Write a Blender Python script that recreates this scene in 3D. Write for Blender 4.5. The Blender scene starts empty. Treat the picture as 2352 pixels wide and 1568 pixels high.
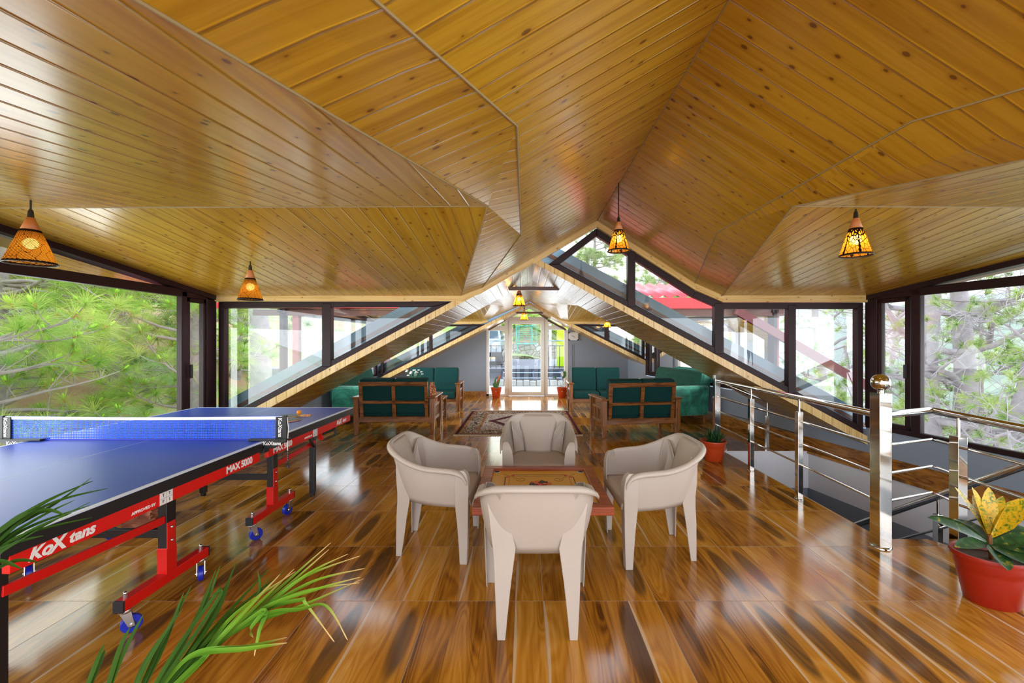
import bpy, bmesh, math, random
import numpy as np
from mathutils import Vector, Matrix

# ---------------------------------------------------------------- scene, camera, sky, lights, exposure
S = bpy.context.scene
COL = S.collection
F, VX, VY, H = 970.0, 1205.0, 785.0, 1.39
cam_data = bpy.data.cameras.new('camera')
cam = bpy.data.objects.new('camera', cam_data)
COL.objects.link(cam)
cam.location = (0, 0, H)
cam.rotation_euler = (math.pi / 2, 0, 0)
cam_data.sensor_width = 36
cam_data.lens = F / 2352 * 36
cam_data.shift_x = -(VX - 1176) / 2352
cam_data.shift_y = (VY - 784) / 2352
cam_data.clip_start = 0.02
cam_data.clip_end = 2000
S.camera = cam

world = bpy.data.worlds.new('overcast_sky')
S.world = world
world.use_nodes = True
wn = world.node_tree
bg = wn.nodes['Background']
tc = wn.nodes.new('ShaderNodeTexCoord')
sx = wn.nodes.new('ShaderNodeSeparateXYZ')
rp = wn.nodes.new('ShaderNodeValToRGB')
wn.links.new(tc.outputs['Generated'], sx.inputs[0])
wn.links.new(sx.outputs['Z'], rp.inputs[0])
rp.color_ramp.elements[0].position = 0.0
rp.color_ramp.elements[0].color = (0.92, 0.96, 1.0, 1)
rp.color_ramp.elements[1].position = 0.7
rp.color_ramp.elements[1].color = (0.74, 0.85, 1.0, 1)
wn.links.new(rp.outputs[0], bg.inputs[0])
bg.inputs[1].default_value = 2.45

def area(name, loc, target, w, h, power, col=(1, 1, 1), R0_spread=math.pi):
    d = bpy.data.lights.new(name, 'AREA')
    d.shape = 'RECTANGLE'; d.size = w; d.size_y = h; d.energy = power; d.color = col
    o = bpy.data.objects.new(name, d); COL.objects.link(o)
    d.spread = R0_spread
    o.location = loc
    o.rotation_euler = (Vector(target) - Vector(loc)).to_track_quat('-Z', 'Y').to_euler()
    return o
# area lamp added for daylight from the unseen glazed end behind the camera
area('daylight_fill_rear', (0.2, -1.3, 1.25), (0.2, 3.0, 1.1), 6.2, 1.8, 44, (1.0, 0.98, 0.96))

area('daylight_fill_far_left', (-3.75, 8.0, 1.30), (1.5, 10.2, .9), 3.4, 1.0, 40, (0.93, 0.97, 1.0), math.radians(100))  # area lamp added outside the window to brighten the far bay
area('daylight_fill_far_right', (3.55, 8.0, 1.30), (-1.5, 10.2, .9), 3.2, 1.0, 40, (0.93, 0.97, 1.0), math.radians(100))  # its match on the right, also added to fill the far bay
area('daylight_fill_left', (-3.85, 2.4, 1.0), (2.0, 3.6, 2.0), 3.6, 1.2, 34, (0.95, 0.98, 1.0), math.radians(150))  # lamp added outside the window, aimed up to fill the ceiling
area('daylight_fill_right', (4.75, 2.2, 1.0), (-2.0, 3.6, 2.0), 3.6, 1.2, 34, (0.93, 0.96, 1.0), math.radians(150))  # same added ceiling fill from the right side
area('daylight_fill_door', (.06, 11.0, 1.05), (.06, 6.0, .9), 1.9, 1.8, 16, (0.96, 0.98, 1.0))  # area lamp added behind the door glass to brighten the far bay

S.view_settings.view_transform = 'Standard'
S.view_settings.look = 'None'
S.view_settings.exposure = 0.85
S.view_settings.gamma = 1
S.view_settings.use_curve_mapping = False
S.cycles.max_bounces = 9
S.cycles.diffuse_bounces = 5
S.cycles.glossy_bounces = 4
S.cycles.transmission_bounces = 4
S.cycles.transparent_max_bounces = 14
S.cycles.sample_clamp_indirect = 6
S.cycles.caustics_reflective = False
S.cycles.caustics_refractive = False
S.cycles.use_denoising = True

# ---------------------------------------------------------------- helpers
R = math.radians
rng = random.Random(7)

def at(px, py, Y):
    """world point at depth Y seen at photo pixel px, py"""
    return Vector(((px - VX) / F * Y, Y, H + (VY - py) / F * Y))

def gx(px, Y):
    return (px - VX) / F * Y

class MB:
    def __init__(s):
        s.v = []; s.f = []; s.uv = []
    def add(s, vs, fs):
        o = len(s.v)
        s.v += [tuple(p) for p in vs]
        s.f += [tuple(i + o for i in f) for f in fs]
        return s
    def poly(s, pts):
        return s.add(pts, [tuple(range(len(pts)))])
    def box(s, x0, x1, y0, y1, z0, z1):
        vs = [(x, y, z) for x in (x0, x1) for y in (y0, y1) for z in (z0, z1)]
        return s.add(vs, [(0, 1, 3, 2), (4, 6, 7, 5), (0, 4, 5, 1), (2, 3, 7, 6), (0, 2, 6, 4), (1, 5, 7, 3)])
    def hexa(s, a, b):
        """two quads (lists of 4 points) joined into a solid"""
        return s.add(list(a) + list(b), [(3, 2, 1, 0), (4, 5, 6, 7), (0, 1, 5, 4), (1, 2, 6, 5), (2, 3, 7, 6), (3, 0, 4, 7)])
    def bar(s, p, q, w, h, up=(0, 0, 1), w2=None, h2=None):
        p = Vector(p); q = Vector(q); d = (q - p).normalized(); u = Vector(up)
        r = d.cross(u)
        if r.length < 1e-5: r = d.cross(Vector((1, 0, 0)))
        r.normalize(); u = r.cross(d).normalized()
        w2 = w if w2 is None else w2; h2 = h if h2 is None else h2
        A = [p + r * (sx * w / 2) + u * (sz * h / 2) for sx, sz in ((-1, -1), (1, -1), (1, 1), (-1, 1))]
        B = [q + r * (sx * w2 / 2) + u * (sz * h2 / 2) for sx, sz in ((-1, -1), (1, -1), (1, 1), (-1, 1))]
        return s.hexa(A, B)
    def tube(s, pts, r, n=10, caps=True):
        pts = [Vector(p) for p in pts]
        rs = r if isinstance(r, (list, tuple)) else [r] * len(pts)
        o = len(s.v); prev = None
        for i, p in enumerate(pts):
            d = (pts[min(i + 1, len(pts) - 1)] - pts[max(i - 1, 0)])
            d = d.normalized() if d.length > 1e-9 else Vector((0, 0, 1))
            if prev is None:
                a = d.cross(Vector((0, 0, 1)))
                if a.length < 1e-3: a = d.cross(Vector((1, 0, 0)))
            else:
                a = prev - d * prev.dot(d)
            a.normalize(); prev = a; b = d.cross(a)
            for k in range(n):
                t = 2 * math.pi * k / n
                s.v.append(tuple(p + (a * math.cos(t) + b * math.sin(t)) * rs[i]))
        for i in range(len(pts) - 1):
            for k in range(n):
                k2 = (k + 1) % n
                s.f.append((o + i * n + k, o + i * n + k2, o + (i + 1) * n + k2, o + (i + 1) * n + k))
        if caps:
            s.f.append(tuple(o + k for k in range(n))[::-1])
            s.f.append(tuple(o + (len(pts) - 1) * n + k for k in range(n)))
        return s
    def lathe(s, prof, n=32, c=(0, 0, 0), sy=1.0, caps=True):
        o = len(s.v)
        for r, z in prof:
            for k in range(n):
                t = 2 * math.pi * k / n
                s.v.append((c[0] + r * math.cos(t), c[1] + sy * r * math.sin(t), c[2] + z))
        for i in range(len(prof) - 1):
            for k in range(n):
                k2 = (k + 1) % n
                s.f.append((o + i * n + k, o + i * n + k2, o + (i + 1) * n + k2, o + (i + 1) * n + k))
        if caps:
            s.f.append(tuple(o + k for k in range(n))[::-1])
            s.f.append(tuple(o + (len(prof) - 1) * n + k for k in range(n)))
        return s
    def grid(s, fn, nu, nv, closeu=False):
        o = len(s.v)
        for j in range(nv + 1):
            for i in range(nu + (0 if closeu else 1)):
                s.v.append(tuple(fn(i / nu, j / nv)))
        w = nu + (0 if closeu else 1)
        for j in range(nv):
            for i in range(nu):
                i2 = (i + 1) % w
                s.f.append((o + j * w + i, o + j * w + i2, o + (j + 1) * w + i2, o + (j + 1) * w + i))
        return s
    def prism(s, poly, y0, y1):
        """polygon of (x, z) extruded from y0 to y1"""
        n = len(poly)
        vs = [(x, y0, z) for x, z in poly] + [(x, y1, z) for x, z in poly]
        fs = [tuple(range(n)), tuple(range(2 * n - 1, n - 1, -1))]
        fs += [(i, i + n, (i + 1) % n + n, (i + 1) % n) for i in range(n)]
        return s.add(vs, fs)
    def sphere(s, c, r, n=16, m=10, sz=1.0):
        return s.lathe([(max(1e-4, r * math.sin(math.pi * j / m)), -r * sz * math.cos(math.pi * j / m)) for j in range(m + 1)], n, c)

def obj(name, mb, mat=None, parent=None, smooth=False, bevel=0, loc=None, fixn=True, solid=0, subsurf=0):
    me = bpy.data.meshes.new(name)
    me.from_pydata(mb.v, [], mb.f)
    me.update()
    if fixn:
        b = bmesh.new(); b.from_mesh(me)
        bmesh.ops.recalc_face_normals(b, faces=b.faces)
        b.to_mesh(me); b.free()
    if mat: me.materials.append(mat)
    if smooth:
        me.polygons.foreach_set('use_smooth', [True] * len(me.polygons))
        if smooth != 'all':
            me.set_sharp_from_angle(angle=R(40 if smooth is True else smooth))
    o = bpy.data.objects.new(name, me); COL.objects.link(o)
    if parent: o.parent = parent
    if loc: o.location = loc
    if bevel:
        m = o.modifiers.new('bevel', 'BEVEL'); m.width = bevel; m.segments = 2; m.limit_method = 'ANGLE'
        m.harden_normals = False
    if solid:
        m = o.modifiers.new('solid', 'SOLIDIFY'); m.thickness = abs(solid); m.offset = 1 if solid > 0 else -1
    if subsurf:
        m = o.modifiers.new('sub', 'SUBSURF'); m.levels = subsurf; m.render_levels = subsurf
    return o

def tag(o, label, cat, group=None, kind=None):
    o['label'] = label; o['category'] = cat
    if group: o['group'] = group
    if kind: o['kind'] = kind
    return o

def thing(name, label, cat, loc=(0, 0, 0), rz=0, group=None):
    o = bpy.data.objects.new(name, None); COL.objects.link(o)
    o.empty_display_size = 0.1
    o.location = loc; o.rotation_euler = (0, 0, rz)
    return tag(o, label, cat, group)

def struct(name, mb, mat, parent=None, **k):
    o = obj(name, mb, mat, parent, **k)
    if parent is None: o['kind'] = 'structure'
    return o

def dup(root, loc, rz, label, group=None):
    def cp(o, par):
        c = o.copy(); COL.objects.link(c)
        if par: c.parent = par
        for ch in o.children: cp(ch, c)
        return c
    r = cp(root, None)
    r.location = loc; r.rotation_euler = (0, 0, rz); r['label'] = label
    if group: r['group'] = group
    return r

def set_uv(o, fn):
    """fn(world co, face normal, face index) -> (u, v)"""
    me = o.data
    uvl = me.uv_layers.new(name='UVMap') if not me.uv_layers else me.uv_layers[0]
    for p in me.polygons:
        for li in p.loop_indices:
            uvl.data[li].uv = fn(me.vertices[me.loops[li].vertex_index].co, p.normal, p.index)

# ---------------------------------------------------------------- materials
class NT:
    def __init__(s, name):
        s.m = bpy.data.materials.new(name); s.m.use_nodes = True
        s.t = s.m.node_tree; s.b = s.t.nodes['Principled BSDF']; s.out = s.t.nodes['Material Output']
    def n(s, typ, ins=None, **props):
        nd = s.t.nodes.new('ShaderNode' + typ)
        for k, v in props.items(): setattr(nd, k, v)
        for k, v in (ins or {}).items(): s.put(nd.inputs[k], v)
        return nd
    def put(s, sock, v):
        if isinstance(v, bpy.types.NodeSocket): s.t.links.new(v, sock)
        elif isinstance(v, (tuple, list)) and len(v) == 3 and sock.type == 'RGBA': sock.default_value = (*v, 1)
        else: sock.default_value = v
    def M(s, op, a, b=None, c=None, clamp=False):
        nd = s.t.nodes.new('ShaderNodeMath'); nd.operation = op; nd.use_clamp = clamp
        for i, v in enumerate((a, b, c)):
            if v is not None: s.put(nd.inputs[i], v)
        return nd.outputs[0]
    def mix(s, fac, a, b, blend='MIX'):
        nd = s.t.nodes.new('ShaderNodeMix'); nd.data_type = 'RGBA'; nd.blend_type = blend
        s.put(nd.inputs[0], fac); s.put(nd.inputs[6], a); s.put(nd.inputs[7], b)
        return nd.outputs[2]
    def sep(s, vec):
        nd = s.n('SeparateXYZ', {0: vec}); return nd.outputs
    def vec(s, x, y, z=0.0):
        return s.n('CombineXYZ', {0: x, 1: y, 2: z}).outputs[0]
    def noise(s, v, scale=5, detail=3, rough=.5, dist=0):
        return s.n('TexNoise', {'Vector': v, 'Scale': scale, 'Detail': detail, 'Roughness': rough, 'Distortion': dist}).outputs[0]
    def ramp(s, fac, stops, interp='LINEAR'):
        nd = s.n('ValToRGB', {0: fac}); cr = nd.color_ramp; cr.interpolation = interp
        while len(cr.elements) < len(stops): cr.elements.new(0.5)
        for e, (p, c) in zip(cr.elements, stops):
            e.position = p; e.color = (*c, 1) if len(c) == 3 else c
        return nd.outputs[0]
    def step(s, x, lo, hi):
        nd = s.n('MapRange', {0: x, 1: lo, 2: hi, 3: 0.0, 4: 1.0}, interpolation_type='SMOOTHSTEP'); return nd.outputs[0]
    def bump(s, h, strength=.3, dist=.01):
        nd = s.n('Bump', {'Strength': strength, 'Distance': dist, 'Height': h})
        s.t.links.new(nd.outputs[0], s.b.inputs['Normal'])
    def set(s, **k):
        names = dict(col='Base Color', rough='Roughness', metal='Metallic', spec='Specular IOR Level', coat='Coat Weight',
                     coatr='Coat Roughness', sheen='Sheen Weight', em='Emission Color', ems='Emission Strength', trans='Transmission Weight', sub='Subsurface Weight')
        for a, v in k.items(): s.put(s.b.inputs[names[a]], v)
        return s
    def uv(s): return s.n('TexCoord').outputs['UV']
    def oc(s): return s.n('TexCoord').outputs['Object']

def simple(name, col, rough=.5, metal=0, spec=.5, coat=0, var=0, scale=12, bump=0):
    m = NT(name); m.set(rough=rough, metal=metal, spec=spec, coat=coat)
    if var:
        f = m.noise(m.oc(), scale, 4)
        m.set(col=m.mix(f, tuple(c * (1 - var) for c in col), tuple(min(1, c * (1 + var)) for c in col)))
    else:
        m.set(col=col)
    if bump: m.bump(m.noise(m.oc(), scale * 6, 3), bump, .004)
    return m.m

def pine(name, width=.11, base=(.49, .275, .020), dark=(.34, .165, .010), rough=.21, knots=1.0):
    m = NT(name)
    u, v, _ = m.sep(m.uv())
    vv = m.M('DIVIDE', v, width); idn = m.M('FLOOR', vv); fr = m.M('FRACT', vv)
    rnd = m.n('TexWhiteNoise', {'W': idn}, noise_dimensions='1D').outputs[0]
    uo = m.M('ADD', u, m.M('MULTIPLY', rnd, 17.0))
    g = m.noise(m.vec(m.M('MULTIPLY', uo, 1.1), m.M('MULTIPLY', v, 30.0), m.M('MULTIPLY', idn, 3.1)), 1.0, 5, .6, .6)
    g2 = m.noise(m.vec(m.M('MULTIPLY', uo, .5), m.M('MULTIPLY', v, 6.0), idn), 1.5, 2)
    c = m.mix(m.step(g, .38, .68), base, dark)
    c = m.mix(m.M('MULTIPLY', m.step(g2, .4, .75), .35), c, dark)
    c = m.mix(m.M('MULTIPLY', rnd, .3), c, (base[0] * 1.12, base[1] * 1.18, base[2] * 1.5))
    vo = m.n('TexVoronoi', {'Vector': m.vec(m.M('MULTIPLY', uo, 5.2), m.M('ADD', m.M('MULTIPLY', v, 9.0), m.M('MULTIPLY', rnd, 9.0))), 'Scale': 1.0, 'Randomness': 1.0}, voronoi_dimensions='2D')
    d = vo.outputs['Distance']; cr = m.sep(vo.outputs['Color'])
    size = m.M('MULTIPLY', m.M('SUBTRACT', cr[0], .12), .078 * knots)
    k = m.M('SUBTRACT', 1.0, m.step(m.M('SUBTRACT', d, size), -.008, .035))
    halo = m.M('SUBTRACT', 1.0, m.step(m.M('SUBTRACT', d, size), 0.0, .14))
    c = m.mix(m.M('MULTIPLY', halo, .4), c, (dark[0] * .8, dark[1] * .7, dark[2] * .6))
    c = m.mix(m.M('MULTIPLY', k, .85), c, (.12, .045, .010))
    e = m.M('MULTIPLY', m.M('MINIMUM', fr, m.M('SUBTRACT', 1.0, fr)), width)
    gr = m.M('SUBTRACT', 1.0, m.step(e, .0012, .0038))
    c = m.mix(m.M('MULTIPLY', gr, .7), c, (.20, .09, .015))
    m.set(col=c, rough=rough, spec=.5)
    m.bump(m.M('SUBTRACT', m.step(e, 0.0, .008), m.M('MULTIPLY', g, .04)), .45, .006)
    return m.m

def wood(name, a, b, scale=1.0, rough=.3, axis='X'):
    m = NT(name); x, y, z = m.sep(m.oc())
    long = {'X': m.vec(m.M('MULTIPLY', x, 1.6), m.M('MULTIPLY', y, 14.0), m.M('MULTIPLY', z, 14.0)),
            'Z': m.vec(m.M('MULTIPLY', x, 14.0), m.M('MULTIPLY', y, 14.0), m.M('MULTIPLY', z, 1.6)),
            'Y': m.vec(m.M('MULTIPLY', x, 14.0), m.M('MULTIPLY', y, 1.6), m.M('MULTIPLY', z, 14.0))}[axis]
    f = m.noise(long, scale * 1.3, 4, .55, 1.2)
    m.set(col=m.ramp(f, [(.3, b), (.5, a), (.72, tuple(min(1, c * 1.5) for c in a))]), rough=rough)
    return m.m

def floor_mat():
    m = NT('wood_print_tile'); x, y, z = m.sep(m.oc())
    T = .605
    xt = m.M('DIVIDE', m.M('SUBTRACT', x, .1), T); yt = m.M('DIVIDE', m.M('SUBTRACT', y, 2.266), T)
    ty = m.M('FLOOR', yt); fy = m.M('FRACT', yt)
    xp = m.M('MULTIPLY', xt, 4.0); pid = m.M('FLOOR', xp); fx = m.M('FRACT', xp)
    wn_ = m.n('TexWhiteNoise', {'Vector': m.vec(pid, ty, 3.0)}, noise_dimensions='3D')
    rnd = wn_.outputs[0]; rc = m.sep(wn_.outputs[1])
    off = m.M('MULTIPLY', rnd, 40.0)
    f = m.noise(m.vec(m.M('ADD', m.M('MULTIPLY', x, 6.5), off), m.M('MULTIPLY', y, .95), off), 1.0, 1.5, .45, .7)
    rings = m.M('SINE', m.M('MULTIPLY', f, 75.0))
    fine = m.noise(m.vec(m.M('MULTIPLY', x, 75.0), m.M('MULTIPLY', y, 2.0), off), 1.0, 3, .6)
    fac = m.M('ADD', m.M('MULTIPLY', f, .45), m.M('ADD', m.M('MULTIPLY', rings, .05), m.M('MULTIPLY', m.M('SUBTRACT', fine, .5), .30)))
    fac = m.M('ADD', fac, m.M('MULTIPLY', m.M('SUBTRACT', rc[0], .5), .20))
    c = m.ramp(fac, [(.02, (.105, .036, .006)), (.12, (.27, .098, .010)), (.22, (.41, .165, .016)), (.34, (.53, .235, .028)), (.52, (.64, .36, .10))])
    # dark heartwood streak in some planks
    dx = m.M('DIVIDE', m.M('SUBTRACT', fx, m.M('ADD', .3, m.M('MULTIPLY', rc[1], .4))), .36)
    dy = m.M('DIVIDE', m.M('SUBTRACT', fy, .5), .52)
    el = m.M('ADD', m.M('MULTIPLY', dx, dx), m.M('MULTIPLY', dy, dy))
    el = m.M('ADD', el, m.M('MULTIPLY', m.M('SUBTRACT', f, .5), 1.1))
    st = m.M('MULTIPLY', m.M('SUBTRACT', 1.0, m.step(el, .45, .95)), m.M('GREATER_THAN', rc[2], .70))
    c = m.mix(m.M('MULTIPLY', st, m.M('ADD', .72, m.M('MULTIPLY', rings, .14))), c, (.060, .028, .013))
    # pale sapwood sliver along some plank edges
    sw = m.M('ADD', .05, m.M('MULTIPLY', m.M('SINE', m.M('MULTIPLY', fy, 3.14)), .09))
    sap = m.M('MULTIPLY', m.M('SUBTRACT', 1.0, m.step(fx, m.M('MULTIPLY', sw, .6), sw)), m.M('GREATER_THAN', rc[0], .62))
    c = m.mix(m.M('MULTIPLY', sap, .8), c, (.62, .45, .28))
    pe = m.M('SUBTRACT', 1.0, m.step(m.M('MINIMUM', fx, m.M('SUBTRACT', 1.0, fx)), .004, .018))
    c = m.mix(m.M('MULTIPLY', pe, .35), c, (.10, .04, .012))
    fxx = m.M('FRACT', xt)
    ge = m.M('MINIMUM', m.M('MINIMUM', fxx, m.M('SUBTRACT', 1.0, fxx)), m.M('MINIMUM', fy, m.M('SUBTRACT', 1.0, fy)))
    gm = m.M('SUBTRACT', 1.0, m.step(ge, .0018, .0034))
    c = m.mix(m.M('MULTIPLY', gm, .75), c, (.42, .30, .20))
    m.set(col=c, rough=m.M('ADD', .13, m.M('MULTIPLY', gm, .3)), spec=.55)
    m.bump(m.M('SUBTRACT', 0.0, gm), .12, .002)
    return m.m

def glass_mat(name, tint=(.93, .97, .97), k=1.0):
    m = NT(name); t = m.t
    tr = m.n('BsdfTransparent', {0: tint}); gl = m.n('BsdfGlossy', {'Color': (.95, .97, 1, 1), 'Roughness': .0})
    fr = m.n('Fresnel', {'IOR': 1.5})
    mx = m.n('MixShader', {0: m.M('MULTIPLY', fr.outputs[0], k, clamp=True), 1: tr.outputs[0], 2: gl.outputs[0]})
    t.links.new(mx.outputs[0], m.out.inputs[0])
    return m.m

def velvet():
    m = NT('green_velvet')
    f = m.noise(m.oc(), 4.5, 4, .6, .8)
    m.set(col=m.ramp(f, [(.36, (.003, .085, .055)), (.52, (.010, .20, .125)), (.68, (.05, .36, .245))]), rough=.75, sheen=.35)
    return m.m

M = {}
M['pine'] = pine('varnished_pine')
M['pine_pale'] = pine('pale_pine', base=(.74, .52, .21), dark=(.58, .35, .10), knots=.6)
M['pine_soffit'] = pine('soffit_pine', width=.10, rough=.22)
M['floor'] = floor_mat()
M['frame'] = simple('dark_brown_frame', (.022, .008, .009), .45, 0, .25, var=.3, scale=3)
M['beam_brown'] = simple('brown_steel', (.10, .028, .014), .4, var=.25)
M['wall'] = simple('grey_paint', (.26, .305, .38), .55, var=.05, scale=2)
M['wall_white'] = simple('white_paint', (.72, .72, .76), .6, var=.03)
M['wall_low'] = simple('slate_paint', (.20, .225, .27), .55, var=.05)
M['skirt'] = wood('skirting_wood', (.34, .14, .025), (.10, .035, .010), 1.0, .2, 'Y')
M['upvc'] = simple('white_plastic', (.80, .79, .76), .3, var=.02)
M['glass'] = glass_mat('window_glass')
M['glass_r'] = glass_mat('reflective_window_glass', (.90, .95, .96), 2.2)
M['chair'] = simple('beige_plastic', (.44, .38, .33), .42, var=.06, scale=5)
M['chrome'] = simple('polished_steel', (.62, .60, .56), .08, 1)
M['zinc'] = simple('zinc_plate', (.62, .62, .64), .25, 1)
M['black'] = simple('black_paint', (.010, .010, .012), .35)
M['blackp'] = simple('black_plastic', (.014, .014, .016), .5)
M['red'] = simple('red_paint', (.66, .008, .006), .3)
M['tt_blue'] = simple('table_blue', (.030, .075, .46), .36, spec=.3, var=.03, scale=30)
M['white'] = simple('white_print', (.80, .80, .80), .4)
M['white_line'] = simple('white_line_paint', (.62, .68, .78), .4)
M['wheel_blue'] = simple('blue_wheel_rubber', (.008, .022, .42), .35)
M['teak'] = wood('sheesham_wood', (.24, .085, .018), (.07, .022, .006), 1.0, .25, 'Z')
M['teakx'] = wood('sheesham_wood_rail', (.25, .09, .02), (.075, .024, .006), 1.0, .25, 'X')
M['teal'] = simple('teal_fabric', (.0018, .045, .043), .8, spec=.25, var=.15, scale=20)
M['velvet'] = velvet()
M['velvet_dark'] = simple('dark_green_velvet', (.010, .085, .060), .75, spec=.3, var=.3, scale=6)
M['pot'] = simple('terracotta_plastic', (.50, .055, .010), .32, var=.06)
M['pot2'] = simple('red_brown_plastic', (.30, .014, .005), .30, var=.08)
M['soil'] = simple('dry_soil', (.11, .065, .035), .95, var=.6, scale=60, bump=.8)
M['brick'] = simple('broken_brick', (.36, .13, .07), .9, var=.45, scale=14, bump=.8)
M['slabblue'] = simple('blue_grey_metal_sheet', (.15, .24, .31), .28, var=.1, scale=2)
M['redroof'] = simple('red_roof_sheet', (.62, .020, .035), .3, var=.06)
M['concrete'] = simple('pale_concrete', (.50, .48, .45), .85, var=.12, scale=6)
M['asphalt'] = simple('grey_road', (.19, .185, .21), .85, var=.15, scale=3)
M['cord'] = simple('black_cord', (.012, .010, .010), .5)
M['cap_wood'] = simple('orange_wood_cap', (.50, .17, .045), .45, var=.1)
M['cream'] = simple('cream_cotton', (.66, .56, .42), .9, var=.15, scale=60)
# ---------------------------------------------------------------- room shell
DW, D2, D4, D5 = 4.70, 6.00, 9.84, 10.80          # gable plane, end of first roof slab, second gable plane, end wall
XL = -3.44
def XR(y): return 4.693 - .19 * y                  # the right wall runs slightly askew
RN = Vector((1, .19, 0)).normalized()              # its outward normal
RD = Vector((-.19, 1, 0)).normalized()             # along it, away from the camera

class Facets:
    """panelled surface: polygons with a plank direction each"""
    def __init__(s): s.mb = MB(); s.dirs = []; s.org = []
    def add(s, pts, d, org=None):
        s.mb.poly(pts); s.dirs.append(Vector(d)); s.org.append(Vector(org) if org else Vector((0, 0, 0))); return s
    def build(s, name, mat, parent=None, solid=0, kind=True):
        o = obj(name, s.mb, mat, parent, fixn=False)
        if kind and not parent: o['kind'] = 'structure'
        me = o.data; uvl = me.uv_layers.new(name='UVMap')
        for p in me.polygons:
            n = p.normal; d = s.dirs[p.index]; d = (d - n * d.dot(n)).normalized(); v = n.cross(d)
            for li in p.loop_indices:
                co = Vector(me.vertices[me.loops[li].vertex_index].co) - s.org[p.index]
                uvl.data[li].uv = (co.dot(d) + p.index * 3.3, co.dot(v))
        if solid:
            m = o.modifiers.new('solid', 'SOLIDIFY'); m.thickness = abs(solid); m.offset = 1 if solid > 0 else -1
        return o

def bay_ceiling(fc, y0, y1, xl, xr0, xr1, xrm, zf, zm, ridge, cl, cr, b, e, b2, e2, c4, d4, dc):
    """one bay: ridge gable in the middle, hip-like flatter panels to both sides, mirrored about its middle"""
    ym = (y0 + y1) / 2
    mir = lambda p: (p[0], 2 * ym - p[1], p[2])
    R1 = (ridge[0], y1, ridge[1]); R0 = mir(R1)
    W1 = (xl, y1, zf); A = (xl, ym, zm); W0 = mir(W1)
    B2 = (b2[0], y1, zf); B1 = (b, ym, zm + .01); B0 = mir(B2)
    C4 = (c4[0], y1, c4[1]); C3 = (cl[0], ym + dc, cl[1]); C2 = mir(C3); C0 = mir(C4)
    D4_ = (d4[0], y1, d4[1]); D3 = (cr[0], ym + dc, cr[1]); D2_ = mir(D3); D0 = mir(D4_)
    E4 = (e2[0], y1, zf); E1 = (e, ym, zm + .01); E0 = mir(E4)
    V1 = (xr1, y1, zf); Fm = (xrm, ym, zm); V0 = (xr0, y0, zf)
    Y = (0, 1, 0); X = (1, 0, 0)
    fc.add([R1, C4, C3, C2, C0, R0], X)                # left gable slope
    fc.add([R0, D0, D2_, D3, D4_, R1], X)              # right gable slope
    fc.add([C4, B2, B1, C3], X); fc.add([C3, B1, C2], X); fc.add([C2, B1, B0, C0], X)
    fc.add([E4, D4_, D3, E1], X); fc.add([E1, D3, D2_], X); fc.add([E1, D2_, D0, E0], X)
    fc.add([W1, A, B1, B2], Y); fc.add([A, W0, B0, B1], Y)
    fc.add([E4, E1, Fm, V1], Y); fc.add([E1, E0, V0, Fm], Y)

fc = Facets()
bay_ceiling(fc, .34, DW, XL, XR(.34), XR(DW), XR(2.52), 1.90, 2.19, (.80, 2.73), (-.03, 2.245), (1.53, 2.262), -.22, 1.60,
            (-.71, 0), (2.20, 0), (-.48, 1.985), (1.89, 2.035), .59 + .26)
bay_ceiling(fc, D2, D4, -3.40, XR(D2), XR(D4), XR(7.92), 1.86, 2.08, (.12, 2.33), (-.42, 2.10), (.62, 2.10), -.62, .80,
            (-1.02, 0), (1.02, 0), (-.86, 1.90), (.86, 1.90), .45)
ceiling = fc.build('ceiling', M['pine'])

def Zu(x): return 2.330 - .538 * abs(x - .11)      # top of the first slab's wooden edge
def Zl(x): return 2.262 - .545 * abs(x - .11)      # its soffit
def Zu2(x): return 2.320 - .505 * abs(x - .12)
def Zl2(x): return 2.255 - .520 * abs(x - .12)

def slab(name, zu, zl, y0, y1, x0, x1):
    f = Facets(); xa = .11
    f.add([(x0, y0, zl(x0)), (x0, y1, zl(x0)), (xa, y1, zl(xa)), (xa, y0, zl(xa))], (0, 1, 0))
    f.add([(xa, y0, zl(xa)), (xa, y1, zl(xa)), (x1, y1, zl(x1)), (x1, y0, zl(x1))], (0, 1, 0))
    soff = f.build(name, M['pine_soffit'])
    g = Facets()
    for y in (y0, y1):
        g.add([(x0, y, zu(x0)), (x0, y, zl(x0)), (xa, y, zl(xa)), (xa, y, zu(xa))], (0, .2, 1))
        g.add([(xa, y, zu(xa)), (xa, y, zl(xa)), (x1, y, zl(x1)), (x1, y, zu(x1))], (0, .2, 1))
    g.add([(x0, y0, zu(x0)), (xa, y0, zu(xa)), (xa, y0 + .03, zu(xa)), (x0, y0 + .03, zu(x0))], (0, 1, 0))
    g.add([(xa, y0, zu(xa)), (x1, y0, zu(x1)), (x1, y0 + .03, zu(x1)), (xa, y0 + .03, zu(xa))], (0, 1, 0))
    o = g.build('plank_edge', M['pine_pale'], soff, kind=False)
    return soff
slab('ceiling_soffit', Zu, Zl, DW - .02, D2, XL, XR(DW))
slab('ceiling_soffit', Zu, Zl, -1.2, .36, XL, XR(.34))
slab('ceiling_soffit', Zu2, Zl2, D4 - .02, D5 + .05, -3.40, XR(D4))

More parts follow.
